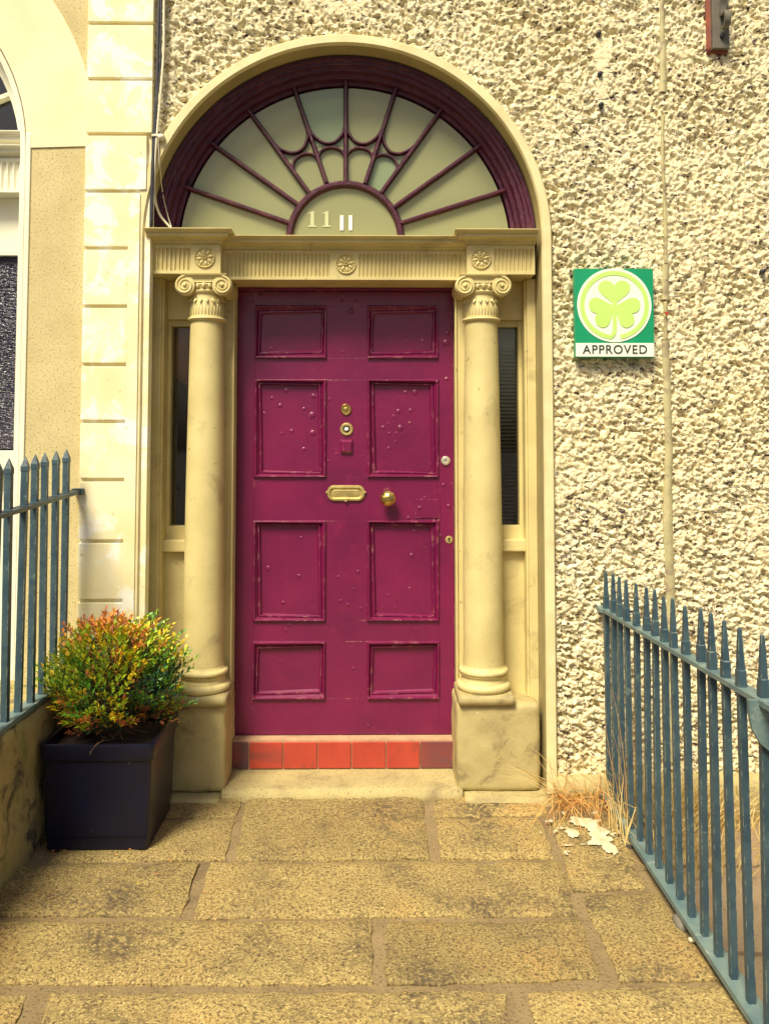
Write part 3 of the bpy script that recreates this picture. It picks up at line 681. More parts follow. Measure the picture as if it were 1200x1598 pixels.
# inner hall seen through the left sidelight, venetian slats behind the right one
for s, p_ in ((-1, SL), (1, SR)):
    a, c = sorted((X0+s*.62, X0+s*.875))
    part('hall_back', box(a, c, .345, .37, 1.0, 2.4), 'hall_orange' if s < 0 else 'hall', p_)
    part('hall_side', box(c if s > 0 else a-.02, c+.02 if s > 0 else a, .30, .66, 1.0, 2.4), 'hall', p_)
    part('hall_side', box(a-.02 if s > 0 else c, a if s > 0 else c+.02, .30, .66, 1.0, 2.4), 'hall', p_)
    part('hall_soffit', box(a, c, .30, .62, 2.3, 2.4), 'hall', p_)
xa, za = W(258, 574, .32); xb, zb = W(312, 612, .32)
part('stair_panel', prism([(xa-.05, .9), (xb+.05, .9), (xb+.05, zb-.06), (xa-.05, za+.02)], .326, .343), 'wood_dark', SL)
part('handrail', tube([(xa-.05, .318, za+.035), (xb+.05, .318, zb-.035)], .009, 8), 'rail_wood', SL, True)
for i in range(52):
    z = 2.150-.0186*i; q = math.radians(78 if i < 5 else max(4, 70-i*1.9)); hw = .0115
    a, c = sorted((X0+.668, X0+.842))
    dz, dy = hw*math.sin(q), hw*math.cos(q)
    vf = prism([(a, 0), (c, 0), (c, .0012), (a, .0012)], 0, 1)
    v = [(a, .300-dy, z-dz), (c, .300-dy, z-dz), (c, .300+dy, z+dz), (a, .300+dy, z+dz)]
    v += [(p[0], p[1]+.001, p[2]-.001) for p in v]
    part('blind_slat', (v, [(0, 1, 2, 3), (4, 7, 6, 5), (0, 4, 5, 1), (1, 5, 6, 2), (2, 6, 7, 3), (3, 7, 4, 0)]), 'slat', SR)
# ---- door
DY = .300
door = place('door', mesh('door', *box(-.534, .534, .022, .06, -1.088, 1.083), 'door'), (X0, DY, 1.262), house)
setp(door, 'maroon panelled wooden front door with blistered gloss paint')
def dx(px, py): return W(px, py, DY)
xl0, xl1 = dx(399, 520)[0], dx(509, 520)[0]; xr0, xr1 = dx(574, 520)[0], dx(683, 520)[0]
rowz = [(dx(540, a)[1], dx(540, b)[1]) for a, b in ((478, 559), (593, 744), (813, 968), (1001, 1090))]
eL, eR, zb_, zt_ = X0-.534, X0+.534, .176, 2.343
part('stile', box(eL, xl0, DY-.002, DY+.02, zb_, zt_, .0015), 'door', door); part('stile', box(xr1, eR, DY-.002, DY+.02, zb_, zt_, .0015), 'door', door)
zz = [zt_]+[z for r in rowz for z in r]+[zb_]
for i in range(5):
    a, b = zz[2*i], zz[2*i+1]; part('rail', box(xl0, xr1, DY-.001, DY+.02, b, a, .001), 'door', door)
for a, b in rowz: part('muntin', box(xl1, xr0, DY-.0015, DY+.02, b, a, .0012), 'door', door)
mp = [(.0, DY+.004), (-.003, DY-.008), (.002, DY-.016), (.007, DY-.015), (.010, DY-.006), (.018, DY+.006), (.020, DY+.0005), (.025, DY+.0005), (.027, DY+.010), (.034, DY+.020)]
for a, b in rowz:
    for x0, x1 in ((xl0, xl1), (xr0, xr1)):
        rp = [(x0, b), (x1, b), (x1, a), (x0, a)]
        part('panel', box(x0+.026, x1-.026, DY+.0175, DY+.024, b+.026, a-.026, .0), 'door', door)
        part('moulding', sweep(rp, mp, closed=True), 'door', door)
# paint blisters
bl = {0: [], 1: []}
for px, py, r in ((412, 505, 0), (447, 609, .012), (437, 633, .009), (489, 618, .010), (474, 638, .007), (487, 648, .013), (488, 676, .012), (474, 701, .008), (424, 621, .006), (412, 645, .006), (622, 642, .009), (625, 668, .012), (648, 612, .011), (640, 660, .006), (633, 612, .007), (647, 830, .008), (643, 868, .009), (640, 920, .007), (418, 888, .010), (466, 900, .007), (470, 840, .006), (548, 486, .010), (556, 471, .007), (534, 470, .006), (696, 535, .013), (698, 520, .009), (692, 757, .007), (700, 790, .008)):
    if r:
        x, z = dx(px, py); yb = DY-.0025 if px > 685 or 512 < px < 570 else DY+.0175
        bl[0].append(disc_y(x, z, [(r*1.5, yb+.001), (r*1.2, yb-r*.10), (r*.7, yb-r*.26), (r*.05, yb-r*.32)], 14))
for vf in bl[0]: part('paint_blister', vf, 'door', door, True)
# repair patch let into the lock rail
x0, z0 = dx(648, 808); x1, z1 = dx(686, 779)
part('repair_patch', box(x0, x1, DY-.006, DY+.01, z0, z1, .002), 'door', door)
# door furniture
x, z = dx(540, 639); part('bell_push', disc_y(x, z, [(.028, DY), (.028, DY-.006), (.024, DY-.011), (.013, DY-.010), (.011, DY-.016), (.004, DY-.018), (.0005, DY-.018)], 28), 'brass', door, True, 35)
x, z = dx(541, 670)
vw = part('door_viewer', disc_y(x, z, [(.033, DY), (.032, DY-.006), (.028, DY-.010), (.022, DY-.010), (.016, DY-.004), (.0005, DY-.003)], 28), 'brass_dull', door, True, 35)
part('viewer_ring', disc_y(x, z, [(.0155, DY-.003), (.0155, DY-.007), (.010, DY-.008), (.0005, DY-.0075)], 20), 'dark', door, True, 35)
part('viewer_lens', disc_y(x, z, [(.010, DY-.006), (.010, DY-.012), (.006, DY-.016), (.0005, DY-.0175)], 20), 'number_white', door, True, 40)
x, z = dx(541, 697); part('square_plate', rects([(0, 0, 1, 0, 1)]) if False else (lambda v: ([(x-.031, DY, z-.033), (x+.031, DY, z-.033), (x+.031, DY, z+.033), (x-.031, DY, z+.033), (x-.031, DY-.008, z-.033), (x+.031, DY-.008, z-.033), (x+.031, DY-.008, z+.033), (x-.031, DY-.008, z+.033), (x-.021, DY-.018, z-.023), (x+.021, DY-.018, z-.023), (x+.021, DY-.018, z+.023), (x-.021, DY-.018, z+.023)], [(0, 1, 5, 4), (1, 2, 6, 5), (2, 3, 7, 6), (3, 0, 4, 7), (4, 5, 9, 8), (5, 6, 10, 9), (6, 7, 11, 10), (7, 4, 8, 11), (8, 9, 10, 11)]))(0), 'door', door)
x, z = dx(540, 769.5)
def stadium(hw, hh, r, n=8):
    out = []
    for cx, cz, a in ((hw-r, hh-r, 0), (-hw+r, hh-r, 90), (-hw+r, -hh+r, 180), (hw-r, -hh+r, 270)):
        out += [(x+cx+r*math.cos(math.radians(a+90*k/n)), z+cz+r*math.sin(math.radians(a+90*k/n))) for k in range(n+1)]
    return out
lb = part('letterbox', sweep(stadium(.093, .039, .034), [(.0, DY+.002), (0, DY-.007), (.004, DY-.012), (.012, DY-.013), (.017, DY-.009), (.021, DY-.003)], closed=True), 'brass_dull', door, True, 40)
part('letterbox_flap', sweep(stadium(.070, .020, .014), [(-.001, DY+.001), (-.001, DY-.003), (.004, DY-.006), (.012, DY-.006)], closed=True), 'brass_dull', door, True, 40)
part('letterbox_plate', prism(stadium(.076, .024, .018), DY-.004, DY+.001), 'brass_dull', door)
part('flap_lettering', join(*[box(x-.045+.0115*k, x-.045+.0115*k+.006, DY-.0065, DY-.003, z-.005-.002*(k % 2), z+.006-.002*((k+1) % 3)) for k in range(8)]), 'brass_dull', door)
part('letterbox_lugs', join(box(x-.006, x+.006, DY-.016, DY-.004, z-.042, z-.026, .002), disc_y(x-.093, z+.004, [(.007, DY), (.006, DY-.013), (.001, DY-.014)], 10), disc_y(x+.093, z+.004, [(.007, DY), (.006, DY-.013), (.001, DY-.014)], 10)), 'brass_dull', door)
x, z = dx(605, 777)
pr = [(.030, DY), (.030, DY-.006), (.018, DY-.010), (.014, DY-.022), (.022, DY-.030), (.036, DY-.040), (.0405, DY-.052), (.038, DY-.062), (.028, DY-.073), (.014, DY-.079), (.0005, DY-.080)]
part('door_knob', disc_y(x, z, pr, 9), 'brass', door); 
x, z = dx(695, 719); part('lock_cylinder', disc_y(x, z, [(.023, DY), (.023, DY-.007), (.019, DY-.012), (.010, DY-.013), (.009, DY-.010), (.0005, DY-.010)], 24), 'chrome', door, True, 35)
part('key_slot', box(x-.0015, x+.0015, DY-.0112, DY-.009, z-.006, z+.006), 'dark', door)
x, z = dx(700.5, 842); part('keyhole_plate', disc_y(x, z, [(.019, DY), (.018, DY-.005), (.015, DY-.006), (.0005, DY-.0055)], 24), 'brass_dull', door, True, 35)
part('keyhole', join(disc_y(x, z+.004, [(.0055, DY-.004), (.0055, DY-.0065), (.0005, DY-.0066)], 12), box(x-.003, x+.003, DY-.0066, DY-.004, z-.011, z+.004)), 'dark', door)
# ---- threshold: tiled riser and step stone
step_ = part('doorstep', rough_block(X0-.545, X0+.545, -.012, .50, -.05, .036, .0035, .04, .012, 21), 'step', house, True)
setp(step_, 'pale smooth stone doorstep')
ris = part('tile_bed', box(X0-.536, X0+.536, .238, .42, .03, .172), 'grout', step_)
tx = [dx(p, 1170)[0] for p in (366, 392, 444, 497, 549, 602, 654, 708)]
for i in range(7):
    part('red_tile', box(max(tx[i], X0-.533)+.0025, min(tx[i+1], X0+.533)-.0025, .228+.0015*random.random(), .25, .042, .163, .003), 'tile_end' if i in (0, 6) else 'tile', step_)
# side step stones left and right of the doorstep
part('side_step', rough_block(.40, .80, -.075, .30, -.05, .014, .003, .05, .01, 9), 'step', step_, True)
part('side_step', rough_block(-1.06, -.69, -.06, .30, -.05, .012, .003, .05, .01, 10), 'step', step_, True)

# ---- quoin strip between the two houses
quoin = thing('quoin_strip', (-1.21, 0, 0), 'cream plaster pilaster of stacked blocks between the two houses', 'pilaster')
part('backing', box(-1.330, -1.035, -.010, .05, -.2, 4.1), 'quoin', quoin)
part('arris_strip', box(-1.131, -1.079, -.0285, .03, .02, 2.737, .002), 'quoin', quoin)
qz = [4.08, 3.805]+[W(170, r, -.03)[1] for r in (36, 123, 209, 298, 387, 478, 569, 658, 749, 845, 938)]
qz += [qz[-1]-.265*k for k in (1, 2, 3)]+[.0]
for i in range(len(qz)-1):
    a, b = qz[i]-.008, qz[i+1]+.008
    right = -1.130 if a < 2.79 else (-1.052 if a < 3.06 else -1.030)
    part('quoin_block', box(-1.333, right, -.028-.002*random.random(), .0, b, a, .0035), 'quoin', quoin)
# ================================================================== NEIGHBOUR HOUSE
nb = thing('neighbouring_house', (-2.5, .1, 0), 'cream rendered neighbouring house with white arched doorway at the left edge', 'house')
NX, NZ, NR = -2.53, 2.955, .915
def nb_wall():
    outer = [(-1.3335, -.2), (-1.3335, 4.1), (-3.6, 4.1)]
    inner = [(NX+math.cos(a)*NR, NZ+math.sin(a)*NR) for a in [math.pi*k/48 for k in range(48, -1, -1)]]
    poly = outer+[(-3.6, NZ)]+inner+[(NX+NR, -.2)]
    return prism(poly, -.0, .30)
part('wall', nb_wall(), 'nbwall', nb)
part('arch_band', sweep(arc(NX, NZ, NR, .0, math.pi, 48), ring([(-.325, -.0045), (-.320, -.006), (-.002, -.006), (0, -.002), (0, .05), (-.325, .05)])), 'nbband', nb)
part('lower_band', box(NX+NR-.0015, NX+NR+.022, -.008, .2, .5, NZ+.07, .004), 'white', nb)
part('white_reveal', sweep([(NX+NR, -.1), (NX+NR, .8), (NX+NR, 1.8)]+arc(NX, NZ, NR, 0, math.pi, 40), ring([(.004, -.004), (.030, .004), (.040, .16), (.0015, .16)])), 'white', nb, True, 40)
nf = part('fanlight', join(sweep(arc(NX, NZ, .86, 0, math.pi, 40), ring([(-.03, .16), (-.02, .12), (.03, .125), (.035, .2), (-.03, .2)])), sweep([(NX+.3, NZ+.14), (NX+.58, NZ+.25), (NX+.85, NZ+.36)], ring([(-.014, .19), (-.010, .15), (.010, .15), (.014, .19)])), sweep([(NX+.25, NZ+.3), (NX+.45, NZ+.52), (NX+.6, NZ+.68)], ring([(-.014, .19), (-.010, .15), (.010, .15), (.014, .19)]))), 'white', nb, True, 40)
setp(nf, 'white framed dark fanlight over the neighbouring doorway')
part('pane', prism(arc(NX, NZ, .85, 0, math.pi, 32), .185, .19), 'side_glass', nf)
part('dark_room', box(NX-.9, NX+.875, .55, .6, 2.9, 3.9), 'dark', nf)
part('entablature', join(cornice(NX-.4, NX+.90, .12, 2.99, 3.055, .3, (0, 0)), cornice(NX-.4, NX+.90, .13, 2.945, 2.99, .3, (0, 0))), 'white', nb)
part('frieze', fluted(NX-.4, NX+.89, 2.78, 2.944, .105, .3, [(NX+.3, NX+.87)], .030, .012), 'white', nb)
part('head_panel', box(NX+.3, NX+.882, .20, .32, 2.50, 2.779), 'white', nb)
part('rippled_pane', box(NX+.3, NX+.858, .225, .235, 1.56, 2.50), 'ripple', nb)
part('window_frame', box(NX+.858, NX+.888, .18, .30, 1.55, 2.50, .004), 'white', nb)
part('window_sill', box(NX+.3, NX+.90, .10, .30, 1.44, 1.553, .006), 'white', nb)
part('lower_panel', box(NX+.3, NX+.885, .17, .32, .3, 1.439), 'white', nb)
part('plinth', box(NX+.3, NX+.905, .08, .3, -.1, .42, .006), 'white', nb)

# ================================================================== THINGS ON THE WALL
def wall_path(pts, y): return [(*W(px, py, y)[:1], y, W(px, py, y)[1]) for px, py in pts]
def cable(name, pts, r, mat, label, ys=None):
    P = [(W(px, py, y)[0], y, W(px, py, y)[1]) for px, py, y in pts]
    top = P[0]; P = [(top[0]+.004, top[1], 4.05)]+P
    return setp(part(name, tube(smooth_path(P, 8), r, 8), mat, None, True), label, 'cable')
cable('black_cable', [(249, 0, -.030), (247, 60, -.032), (246, 120, -.034), (243, 175, -.034), (240, 230, -.032), (237, 300, -.028), (236, 355, -.02)], .0075, 'cable_black', 'thick black cable running down beside the cream pilaster')
cable('thin_black_cable', [(252, 0, -.034), (251, 70, -.036), (250, 110, -.036), (244, 170, -.040), (242, 215, -.040), (239, 270, -.036), (238, 352, -.024)], .0045, 'cable_black', 'thin black cable lying over the thicker black one')
cable('white_cable', [(256.5, 0, -.032), (256, 70, -.033), (254, 110, -.034), (249, 170, -.036), (245, 215, -.038), (242, 260, -.03), (242, 305, -.005), (250, 335, .03), (268, 357, .04)], .0058, 'cable_white', 'white cable curving down onto the cornice of the doorway')
P = [(W(px, py, y)[0], y, W(px, py, y)[1]) for px, py, y in ((247, 215, -.038), (250, 260, -.01), (254, 300, .09), (262, 335, .085), (269, 358, .06))]
setp(part('thin_wire', tube(smooth_path(P, 8), .0028, 6), 'cable_white', None, True), 'thin pale wire slanting across the fanlight frame', 'wire')
x, z = W(250, 212, -.035)
setp(part('cable_clip', join(box(x-.035, x+.02, -.048, -.02, z-.006, z+.004, .002), disc_y(x+.006, z-.008, [(.013, -.02), (.013, -.05), (.008, -.055), (.001, -.056)], 14)), 'cable_white', None, True, 40), 'small white clip holding the cables to the wall', 'clip')
# conduit: a wavering line of painted plastic trunking half buried in the pebbledash
rr = random.Random(3)
def trunk(py0, py1, name, label, wid=.030):
    n = max(4, int((py1-py0)/22)); pts = []
    for i in range(n+1):
        py = py0+(py1-py0)*i/n; px = 1033+13*(py/930)+1.5*math.sin(py*.021)+rr.uniform(-.8, .8)
        pts.append(W(px, py, -.012))
    v, f = sweep(pts, ring([(-wid/2, .02), (-wid*.42, -.004), (-wid*.1, -.010), (wid*.25, -.008), (wid/2, .002), (wid/2, .02)]))
    return part(name, (v, f), 'conduit', None, True, 40) if label is None else setp(part(name, (v, f), 'conduit', None, True, 40), label, 'conduit')
con = thing('conduit', (*W(1040, 500, -.01)[:1], -.01, 1.0), 'long narrow cream painted conduit running down the pebbledash wall', 'conduit')
for a, b, wd in ((-90, 62, .024), (60, 142, .036), (180, 410, .018), (412, 467, .036), (470, 530, .020), (531, 770, .040), (769, 1008, .048), (1007, 1190, .044)):
    t_ = trunk(a, b, 'conduit_length', None, wd); t_.parent = con; t_.location = WL[t_]-WL[con]
x, z = W(1039, 489, -.02); part('red_scrap', prism([(x-.012, z+.006), (x+.014, z+.004), (x+.002, z-.012)], -.026, -.02), 'tile', con)
# iron bracket at the top right
bx_, bz_ = W(1122, 78, -.02)
br = thing('wall_bracket', (bx_, 0, bz_), 'rusty iron wall bracket with curled hook at the top right', 'bracket')
part('rust_backing', rough_block(bx_-.056, bx_+.042, -.018, .02, bz_-.012, bz_+.48, .003, .03, .006, 4), 'rust', br, True)
part('back_plate', box(bx_-.038, bx_+.040, -.040, -.012, bz_, bz_+.48, .002), 'old_iron', br)
hk = [(-.052, .09), (-.075, .082), (-.098, .095), (-.104, .125), (-.088, .150), (-.066, .146), (-.054, .165), (-.060, .21), (-.090, .27), (-.15, .34), (-.25, .42)]
hkp = smooth_path([(0, a, b) for a, b in hk], 6)
v = []; f = []
for i, p in enumerate(hkp):
    tg = (hkp[min(i+1, len(hkp)-1)]-hkp[max(i-1, 0)]).normalized(); nn = Vector((0, -tg.z, tg.y))*.0055
    for sx_ in (-.014, .014):
        for sg in (-1, 1): v.append((bx_+.006+sx_, p.y+sg*nn.y, bz_+p.z+sg*nn.z))
for i in range(len(hkp)-1):
    a = i*4
    for q in ((0, 1), (1, 3), (3, 2), (2, 0)): f.append((a+q[0], a+q[1], a+4+q[1], a+4+q[0]))
f += [(0, 1, 3, 2), (len(v)-4, len(v)-3, len(v)-1, len(v)-2)]
part('hook', (v, f), 'old_iron', br)
part('bolt', disc_y(bx_+.004, bz_+.055, [(.011, -.038), (.011, -.050), (.007, -.056), (.001, -.057)], 10), 'black_iron', br, True, 40)
# approved sign
sx0, sz1 = W(896, 419, -.05); sx1, sz0 = W(1021, 558, -.05)
scx = (sx0+sx1)/2; sw = sx1-sx0
sg = thing('approved_sign', (scx, -.03, sz0), 'square green sign with white disc and shamrock reading APPROVED', 'sign')
sy = -.048
part('board', box(sx0, sx1, sy, -.012, sz0, sz1, .002), 'sign_green', sg)
part('caption_plate', box(sx0+.002, sx1-.0015, sy-.003, sy+.004, sz0+.004, sz0+.066, .001), 'sign_white', sg)
cz = sz0+.066+(sz1-sz0-.066)*.508; R = .170
def circ(r, n=64): return [(scx+r*math.cos(2*math.pi*k/n), cz+r*math.sin(2*math.pi*k/n)) for k in range(n)]
part('white_disc', prism(circ(R), sy-.0025, sy+.002), 'sign_white', sg)
# ring that runs into the stem: open where the stem curls into it
a0 = math.radians(-80); a1 = math.radians(-95+360)
rgp = [(scx+.148*math.cos(a0+(a1-a0)*k/80), cz+.148*math.sin(a0+(a1-a0)*k/80)) for k in range(81)]
part('green_ring', sweep(rgp, ring([(-.010, sy), (-.010, sy-.0045), (.010, sy-.0045), (.010, sy)])), 'sign_lime', sg)
def heart(cx, cz_, ang, sc):
    out = []
    for k in range(60):
        t = 2*math.pi*k/60
        hx = math.sin(t)**3*1.02; hz = (13*math.cos(t)-5*math.cos(2*t)-2*math.cos(3*t)-math.cos(4*t))/16
        hx, hz = hx*sc, (hz+1.03)*sc*.92
        out.append((cx+hx*math.cos(ang)-hz*math.sin(ang), cz_+hx*math.sin(ang)+hz*math.cos(ang)))
    return out
part('shamrock_leaf', prism(heart(scx, cz-.004, 0, .072), sy-.0048, sy), 'sign_lime', sg)
part('shamrock_leaf', prism(heart(scx+.006, cz-.002, math.radians(113), .071), sy-.0052, sy), 'sign_lime', sg)
part('shamrock_leaf', prism(heart(scx-.006, cz-.002, math.radians(-113), .071), sy-.0056, sy), 'sign_lime', sg)
part('shamrock_stem', sweep([(scx, cz+.01), (scx, cz-.05), (scx, cz-.105), (scx-.004, cz-.128), (scx-.016, cz-.1465)], ring([(-.0085, sy), (-.0085, sy-.0060), (.0085, sy-.0060), (.0085, sy)])), 'sign_lime', sg)
part('lettering', shift(text_mesh('APPROVED', .056, .98, .0012, .0004), scx, sy-.0042, sz0+.035), 'sign_dark', sg)

# ================================================================== RAILINGS
def picket_mesh(h, w_, tip, name):
    if tip == 'spear': lv = [(0, w_/2), (h-.062, w_/2), (h-.058, w_*.56), (h-.040, w_*.56), (h, .001)]
    else: lv = [(0, w_/2), (h-.185, w_/2), (h-.183, w_*.60), (h-.115, w_*.56), (h-.113, w_*.47), (h-.03, w_*.30), (h-.004, w_*.22), (h, w_*.10)]
    return mesh(name, *rects([(z, -r, r, -r, r) for z, r in lv]), 'iron')
def bar3(p0, p1, wx, wz, bev=.003):
    """flat bar between two points that run along y, wx wide and wz thick"""
    v = []
    for p in (p0, p1):
        for a, c in ((-1, -1), (1, -1), (1, 1), (-1, 1)): v.append((p[0]+a*wx/2, p[1], p[2]+c*wz/2))
    return v, [(0, 1, 2, 3), (7, 6, 5, 4), (0, 4, 5, 1), (1, 5, 6, 2), (2, 6, 7, 3), (3, 7, 4, 0)]
RX = 1.03
rr_ = thing('railing', (RX, -.8, 0), 'blue iron railing with spiked bars along the right side of the path', 'railing', 'railings beside the path')
pm_ = picket_mesh(1.0, .0205, 'dagger', 'picket')
rail_z = lambda y: .842+(-y)*.034
bot_z = lambda y: .030+(-y)*.004
for k in range(17):
    y = -.085-.1045*k; o = place('picket', pm_, (RX+random.uniform(-.002, .002), y, bot_z(y)), rr_, (random.uniform(-.006, .006), random.uniform(-.008, .008), random.uniform(-.06, .06)))
    o.scale.z = (rail_z(y)+.172+random.uniform(-.006, .006)-bot_z(y))
part('top_rail', bar3((RX, .02, rail_z(.02)), (RX, -1.80, rail_z(-1.80)), .046, .014), 'iron_light', rr_)
part('rail_end', box(RX-.034, RX+.022, -.10, -.045, rail_z(-.07)-.009, rail_z(-.07)+.009, .003), 'iron_light', rr_)
part('bottom_rail', bar3((RX, .0, .030), (RX, -1.80, .040), .062, .018), 'iron_light', rr_)
for y in (-.42, -.98, -1.56):
    part('rail_foot', rough_block(RX-.045, RX+.0, y-.04, y+.03, -.03, .022, .006, .02, .02, 7), 'pebble', rr_, True)
gy = -1.572; gz = rail_z(gy)
gp = [(RX-.048, gz+.006), (RX+.50, gz+.006), (RX+.50, gz-.25), (RX+.3, gz-.235), (RX+.2, gz-.215), (RX+.08, gz-.175), (RX+.015, gz-.135), (RX-.02, gz-.105), (RX-.040, gz-.07), (RX-.047, gz-.03)]
part('gusset_plate', prism(gp, gy-.008, gy+.006), 'iron_light', rr_)
LX = -1.352
lr_ = thing('railing', (LX, -.6, .55), 'blue iron railing with pointed bars on the low wall at left', 'railing', 'railings beside the path')
pm2 = picket_mesh(1.0, .024, 'spear', 'picket')
lrail = lambda y: 1.366+(y+.1)*.06
for k in range(9):
    y = -.125-.1125*k; o = place('picket', pm2, (LX+random.uniform(-.002, .002), y, .555), lr_, (random.uniform(-.006, .006), random.uniform(-.008, .008), random.uniform(-.08, .08)))
    o.scale.z = (lrail(y)+.196-.555)
part('top_rail', bar3((LX+.012, .0, lrail(0)), (LX+.012, -1.3, lrail(-1.3)), .044, .016), 'iron', lr_)
part('rail_end', box(LX-.005, LX+.045, -.058, -.028, lrail(-.04)-.014, lrail(-.04)+.014, .004), 'iron', lr_)
part('bottom_rail', bar3((LX, -.03, .556), (LX, -1.3, .556), .055, .018), 'iron_light', lr_)
setp(part('low_wall', rough_block(-1.75, -1.318, -2.2, -.032, -.3, .545, .014, .035, .035, 12, 7), 'lowwall', None, True), 'mossy stained low rendered wall under the left railing', 'wall')

# ================================================================== PLANTER
PX, PY0, PY1 = -1.075, -.475, -.115
pcx, pcy = -1.080, -.292
pot = thing('planter', (pcx, pcy, 0), 'square navy blue plastic planter standing in front of the left pedestal', 'planter')
def rsq(hw, r, n=5):
    out = []
    for sx_, sy_, a in ((1, 1, 0), (-1, 1, 90), (-1, -1, 180), (1, -1, 270)):
        out += [(pcx+sx_*(hw-r)+r*math.cos(math.radians(a+90*k/n)), pcy+sy_*(hw*.93-r)+r*math.sin(math.radians(a+90*k/n))) for k in range(n+1)]
    return out
def sqloft(levels, capb=True):
    v = []; f = []
    for z, hw, r in levels: v += [(x, y, z) for x, y in rsq(hw, r)]
    n = 24
    for i in range(len(levels)-1):
        for k in range(n): f.append((i*n+k, i*n+(k+1) % n, (i+1)*n+(k+1) % n, (i+1)*n+k))
    if capb: f.append(tuple(range(n))[::-1])
    return v, f
part('body', sqloft([(.004, .194, .014), (.006, .197, .016), (.052, .199, .016), (.056, .203, .016), (.345, .211, .018), (.352, .203, .016)]), 'pot', pot, True, 35)
part('rim', sqloft([(.347, .205, .016), (.349, .219, .020), (.355, .222, .022), (.402, .225, .024), (.412, .223, .024), (.415, .217, .022), (.412, .206, .018), (.37, .202, .018)], False), 'pot', pot, True, 35)
part('front_groove', box(pcx-.165, pcx+.165, pcy-.1915, pcy-.180, .060, .064), 'pot', pot)
rv, rf = sqloft([(.375, .201, .02)], True); part('soil', (rv+[(pcx, pcy, .385)], [(k, (k+1) % 24, 24) for k in range(24)]), 'soil', pot)
# shrub
sh = thing('box_shrub', (pcx, pcy, .38), 'bushy small-leaved shrub with green, yellow and orange leaves in the planter', 'shrub')
R_ = random.Random(5); lv_, lf_, lm_ = [], [], []; sv = []
LM = ['leaf_green', 'leaf_lime', 'leaf_yellow', 'leaf_orange', 'leaf_red', 'leaf_dark']
scx_, scy_, scz_ = pcx+.01, pcy+.0, .62
def leaf(p, d, up, L, wd, mi):
    d = d.normalized(); s_ = d.cross(up)
    if s_.length < 1e-3: s_ = d.orthogonal()
    s_.normalize(); n_ = s_.cross(d); b0 = len(lv_)
    for q in (p, p+d*L*.5+s_*wd+n_*wd*.35, p+d*L, p+d*L*.5-s_*wd+n_*wd*.35, p+d*L*.55): lv_.append(tuple(q))
    lf_.extend([(b0, b0+1, b0+4), (b0+1, b0+2, b0+4), (b0+2, b0+3, b0+4), (b0+3, b0, b0+4)]); lm_.extend([mi]*4)
nS = 520
for i in range(nS):
    u = (i+.5)/nS; ph = i*2.39996; ct = 1-1.72*u; stt = math.sqrt(max(0, 1-ct*ct))
    dr = Vector((stt*math.cos(ph), stt*math.sin(ph), ct))
    lobe = .70+.62*float(fbm(np.array(dr.x*2.1+5), np.array(dr.z*2.1+dr.y*1.7+3), 21, 2))
    rad = lobe*R_.uniform(.82, 1.08)
    if R_.random() < .07: rad *= 1.2
    tip = Vector((scx_+dr.x*.285*rad, scy_+dr.y*.26*rad, scz_+dr.z*.232*rad))
    root = Vector((pcx+dr.x*.05, pcy+dr.y*.05, .40+.22*max(0, dr.z)))
    mid = root.lerp(tip, .55)+Vector((0, 0, .03*R_.random()))
    pts = smooth_path([root, mid, tip], 4)
    if i % 3 == 0: sv.append(tube(pts, .0022, 4, lambda t: 1-.6*t))
    # colour: scorched crown, greener flanks and front, dry skirt
    tn = float(fbm(np.array(dr.x*2.6+1), np.array(dr.z*2.6+dr.y*2), 77, 2))
    o_ = dr.z*.9+(tn-.5)*2.6+R_.gauss(0, .28)-.1*dr.x
    if o_ > 1.0: pal = [3, 3, 4, 2, 3]
    elif o_ > .50: pal = [2, 1, 3, 2, 1, 1]
    elif o_ > -.25: pal = [1, 2, 1, 0, 1]
    else: pal = [0, 0, 1, 0, 5]
    if dr.x > .45 and -.3 < dr.z < .35 and tn > .42: pal = [5, 5, 0, 5]
    if dr.x < -.5 and dr.z < -.1: pal = [4, 1, 3, 0, 2]
    if dr.z < -.45: pal = [4, 1, 4, 2, 5]
    L0 = R_.uniform(.026, .036)
    nl = 14; main = R_.choice(pal)
    dirn = (tip-mid).normalized()
    for k in range(nl):
        t = .34+.66*(k/(nl-1))**.7; j = t*(len(pts)-1); a = int(min(j, len(pts)-2)); p = pts[a].lerp(pts[a+1], j-a)
        az = k*2.4+R_.uniform(-.5, .5); sd_ = dirn.orthogonal().normalized(); sd_ = Matrix.Rotation(az, 3, dirn) @ sd_
        d = (dirn*(.35+.75*t*t)+sd_*(.95-.3*t)+Vector((0, 0, .25)))
        mi = main if R_.random() < .62 else R_.choice(pal)
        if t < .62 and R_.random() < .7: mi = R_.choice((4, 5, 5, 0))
        leaf(p, d, Vector((R_.uniform(-.3, .3), R_.uniform(-.3, .3), 1)), L0*R_.uniform(.7, 1.1)*(1 if t < .9 else .8), L0*.27, mi)
c = np.array((scx_, scy_, scz_)); me = mesh('foliage', np.array(lv_)-c, lf_, LM); me.polygons.foreach_set('material_index', lm_)
setp(place('foliage', me, c, sh), kind='stuff')
for k in range(26):
    a = R_.uniform(0, 6.28); r = R_.uniform(.08, .17); sv.append(tube(smooth_path([(pcx+.03*math.cos(a), pcy+.03*math.sin(a), .385), (pcx+r*.7*math.cos(a), pcy+r*.7*math.sin(a), .43+R_.uniform(-.02, .04)), (pcx+r*math.cos(a+.2), pcy+r*math.sin(a+.2), .40+R_.uniform(0, .03))], 4), .0018, 4))
x, z = W(150, 1160, pcy-.2); sv.append(tube(smooth_path([(x+.05, pcy-.1, .40), (x+.02, pcy-.21, .425), (x-.005, pcy-.225, .40), (x-.012, pcy-.23, .385)], 5), .0018, 4))
part('stems', join(*sv), 'stem', sh)
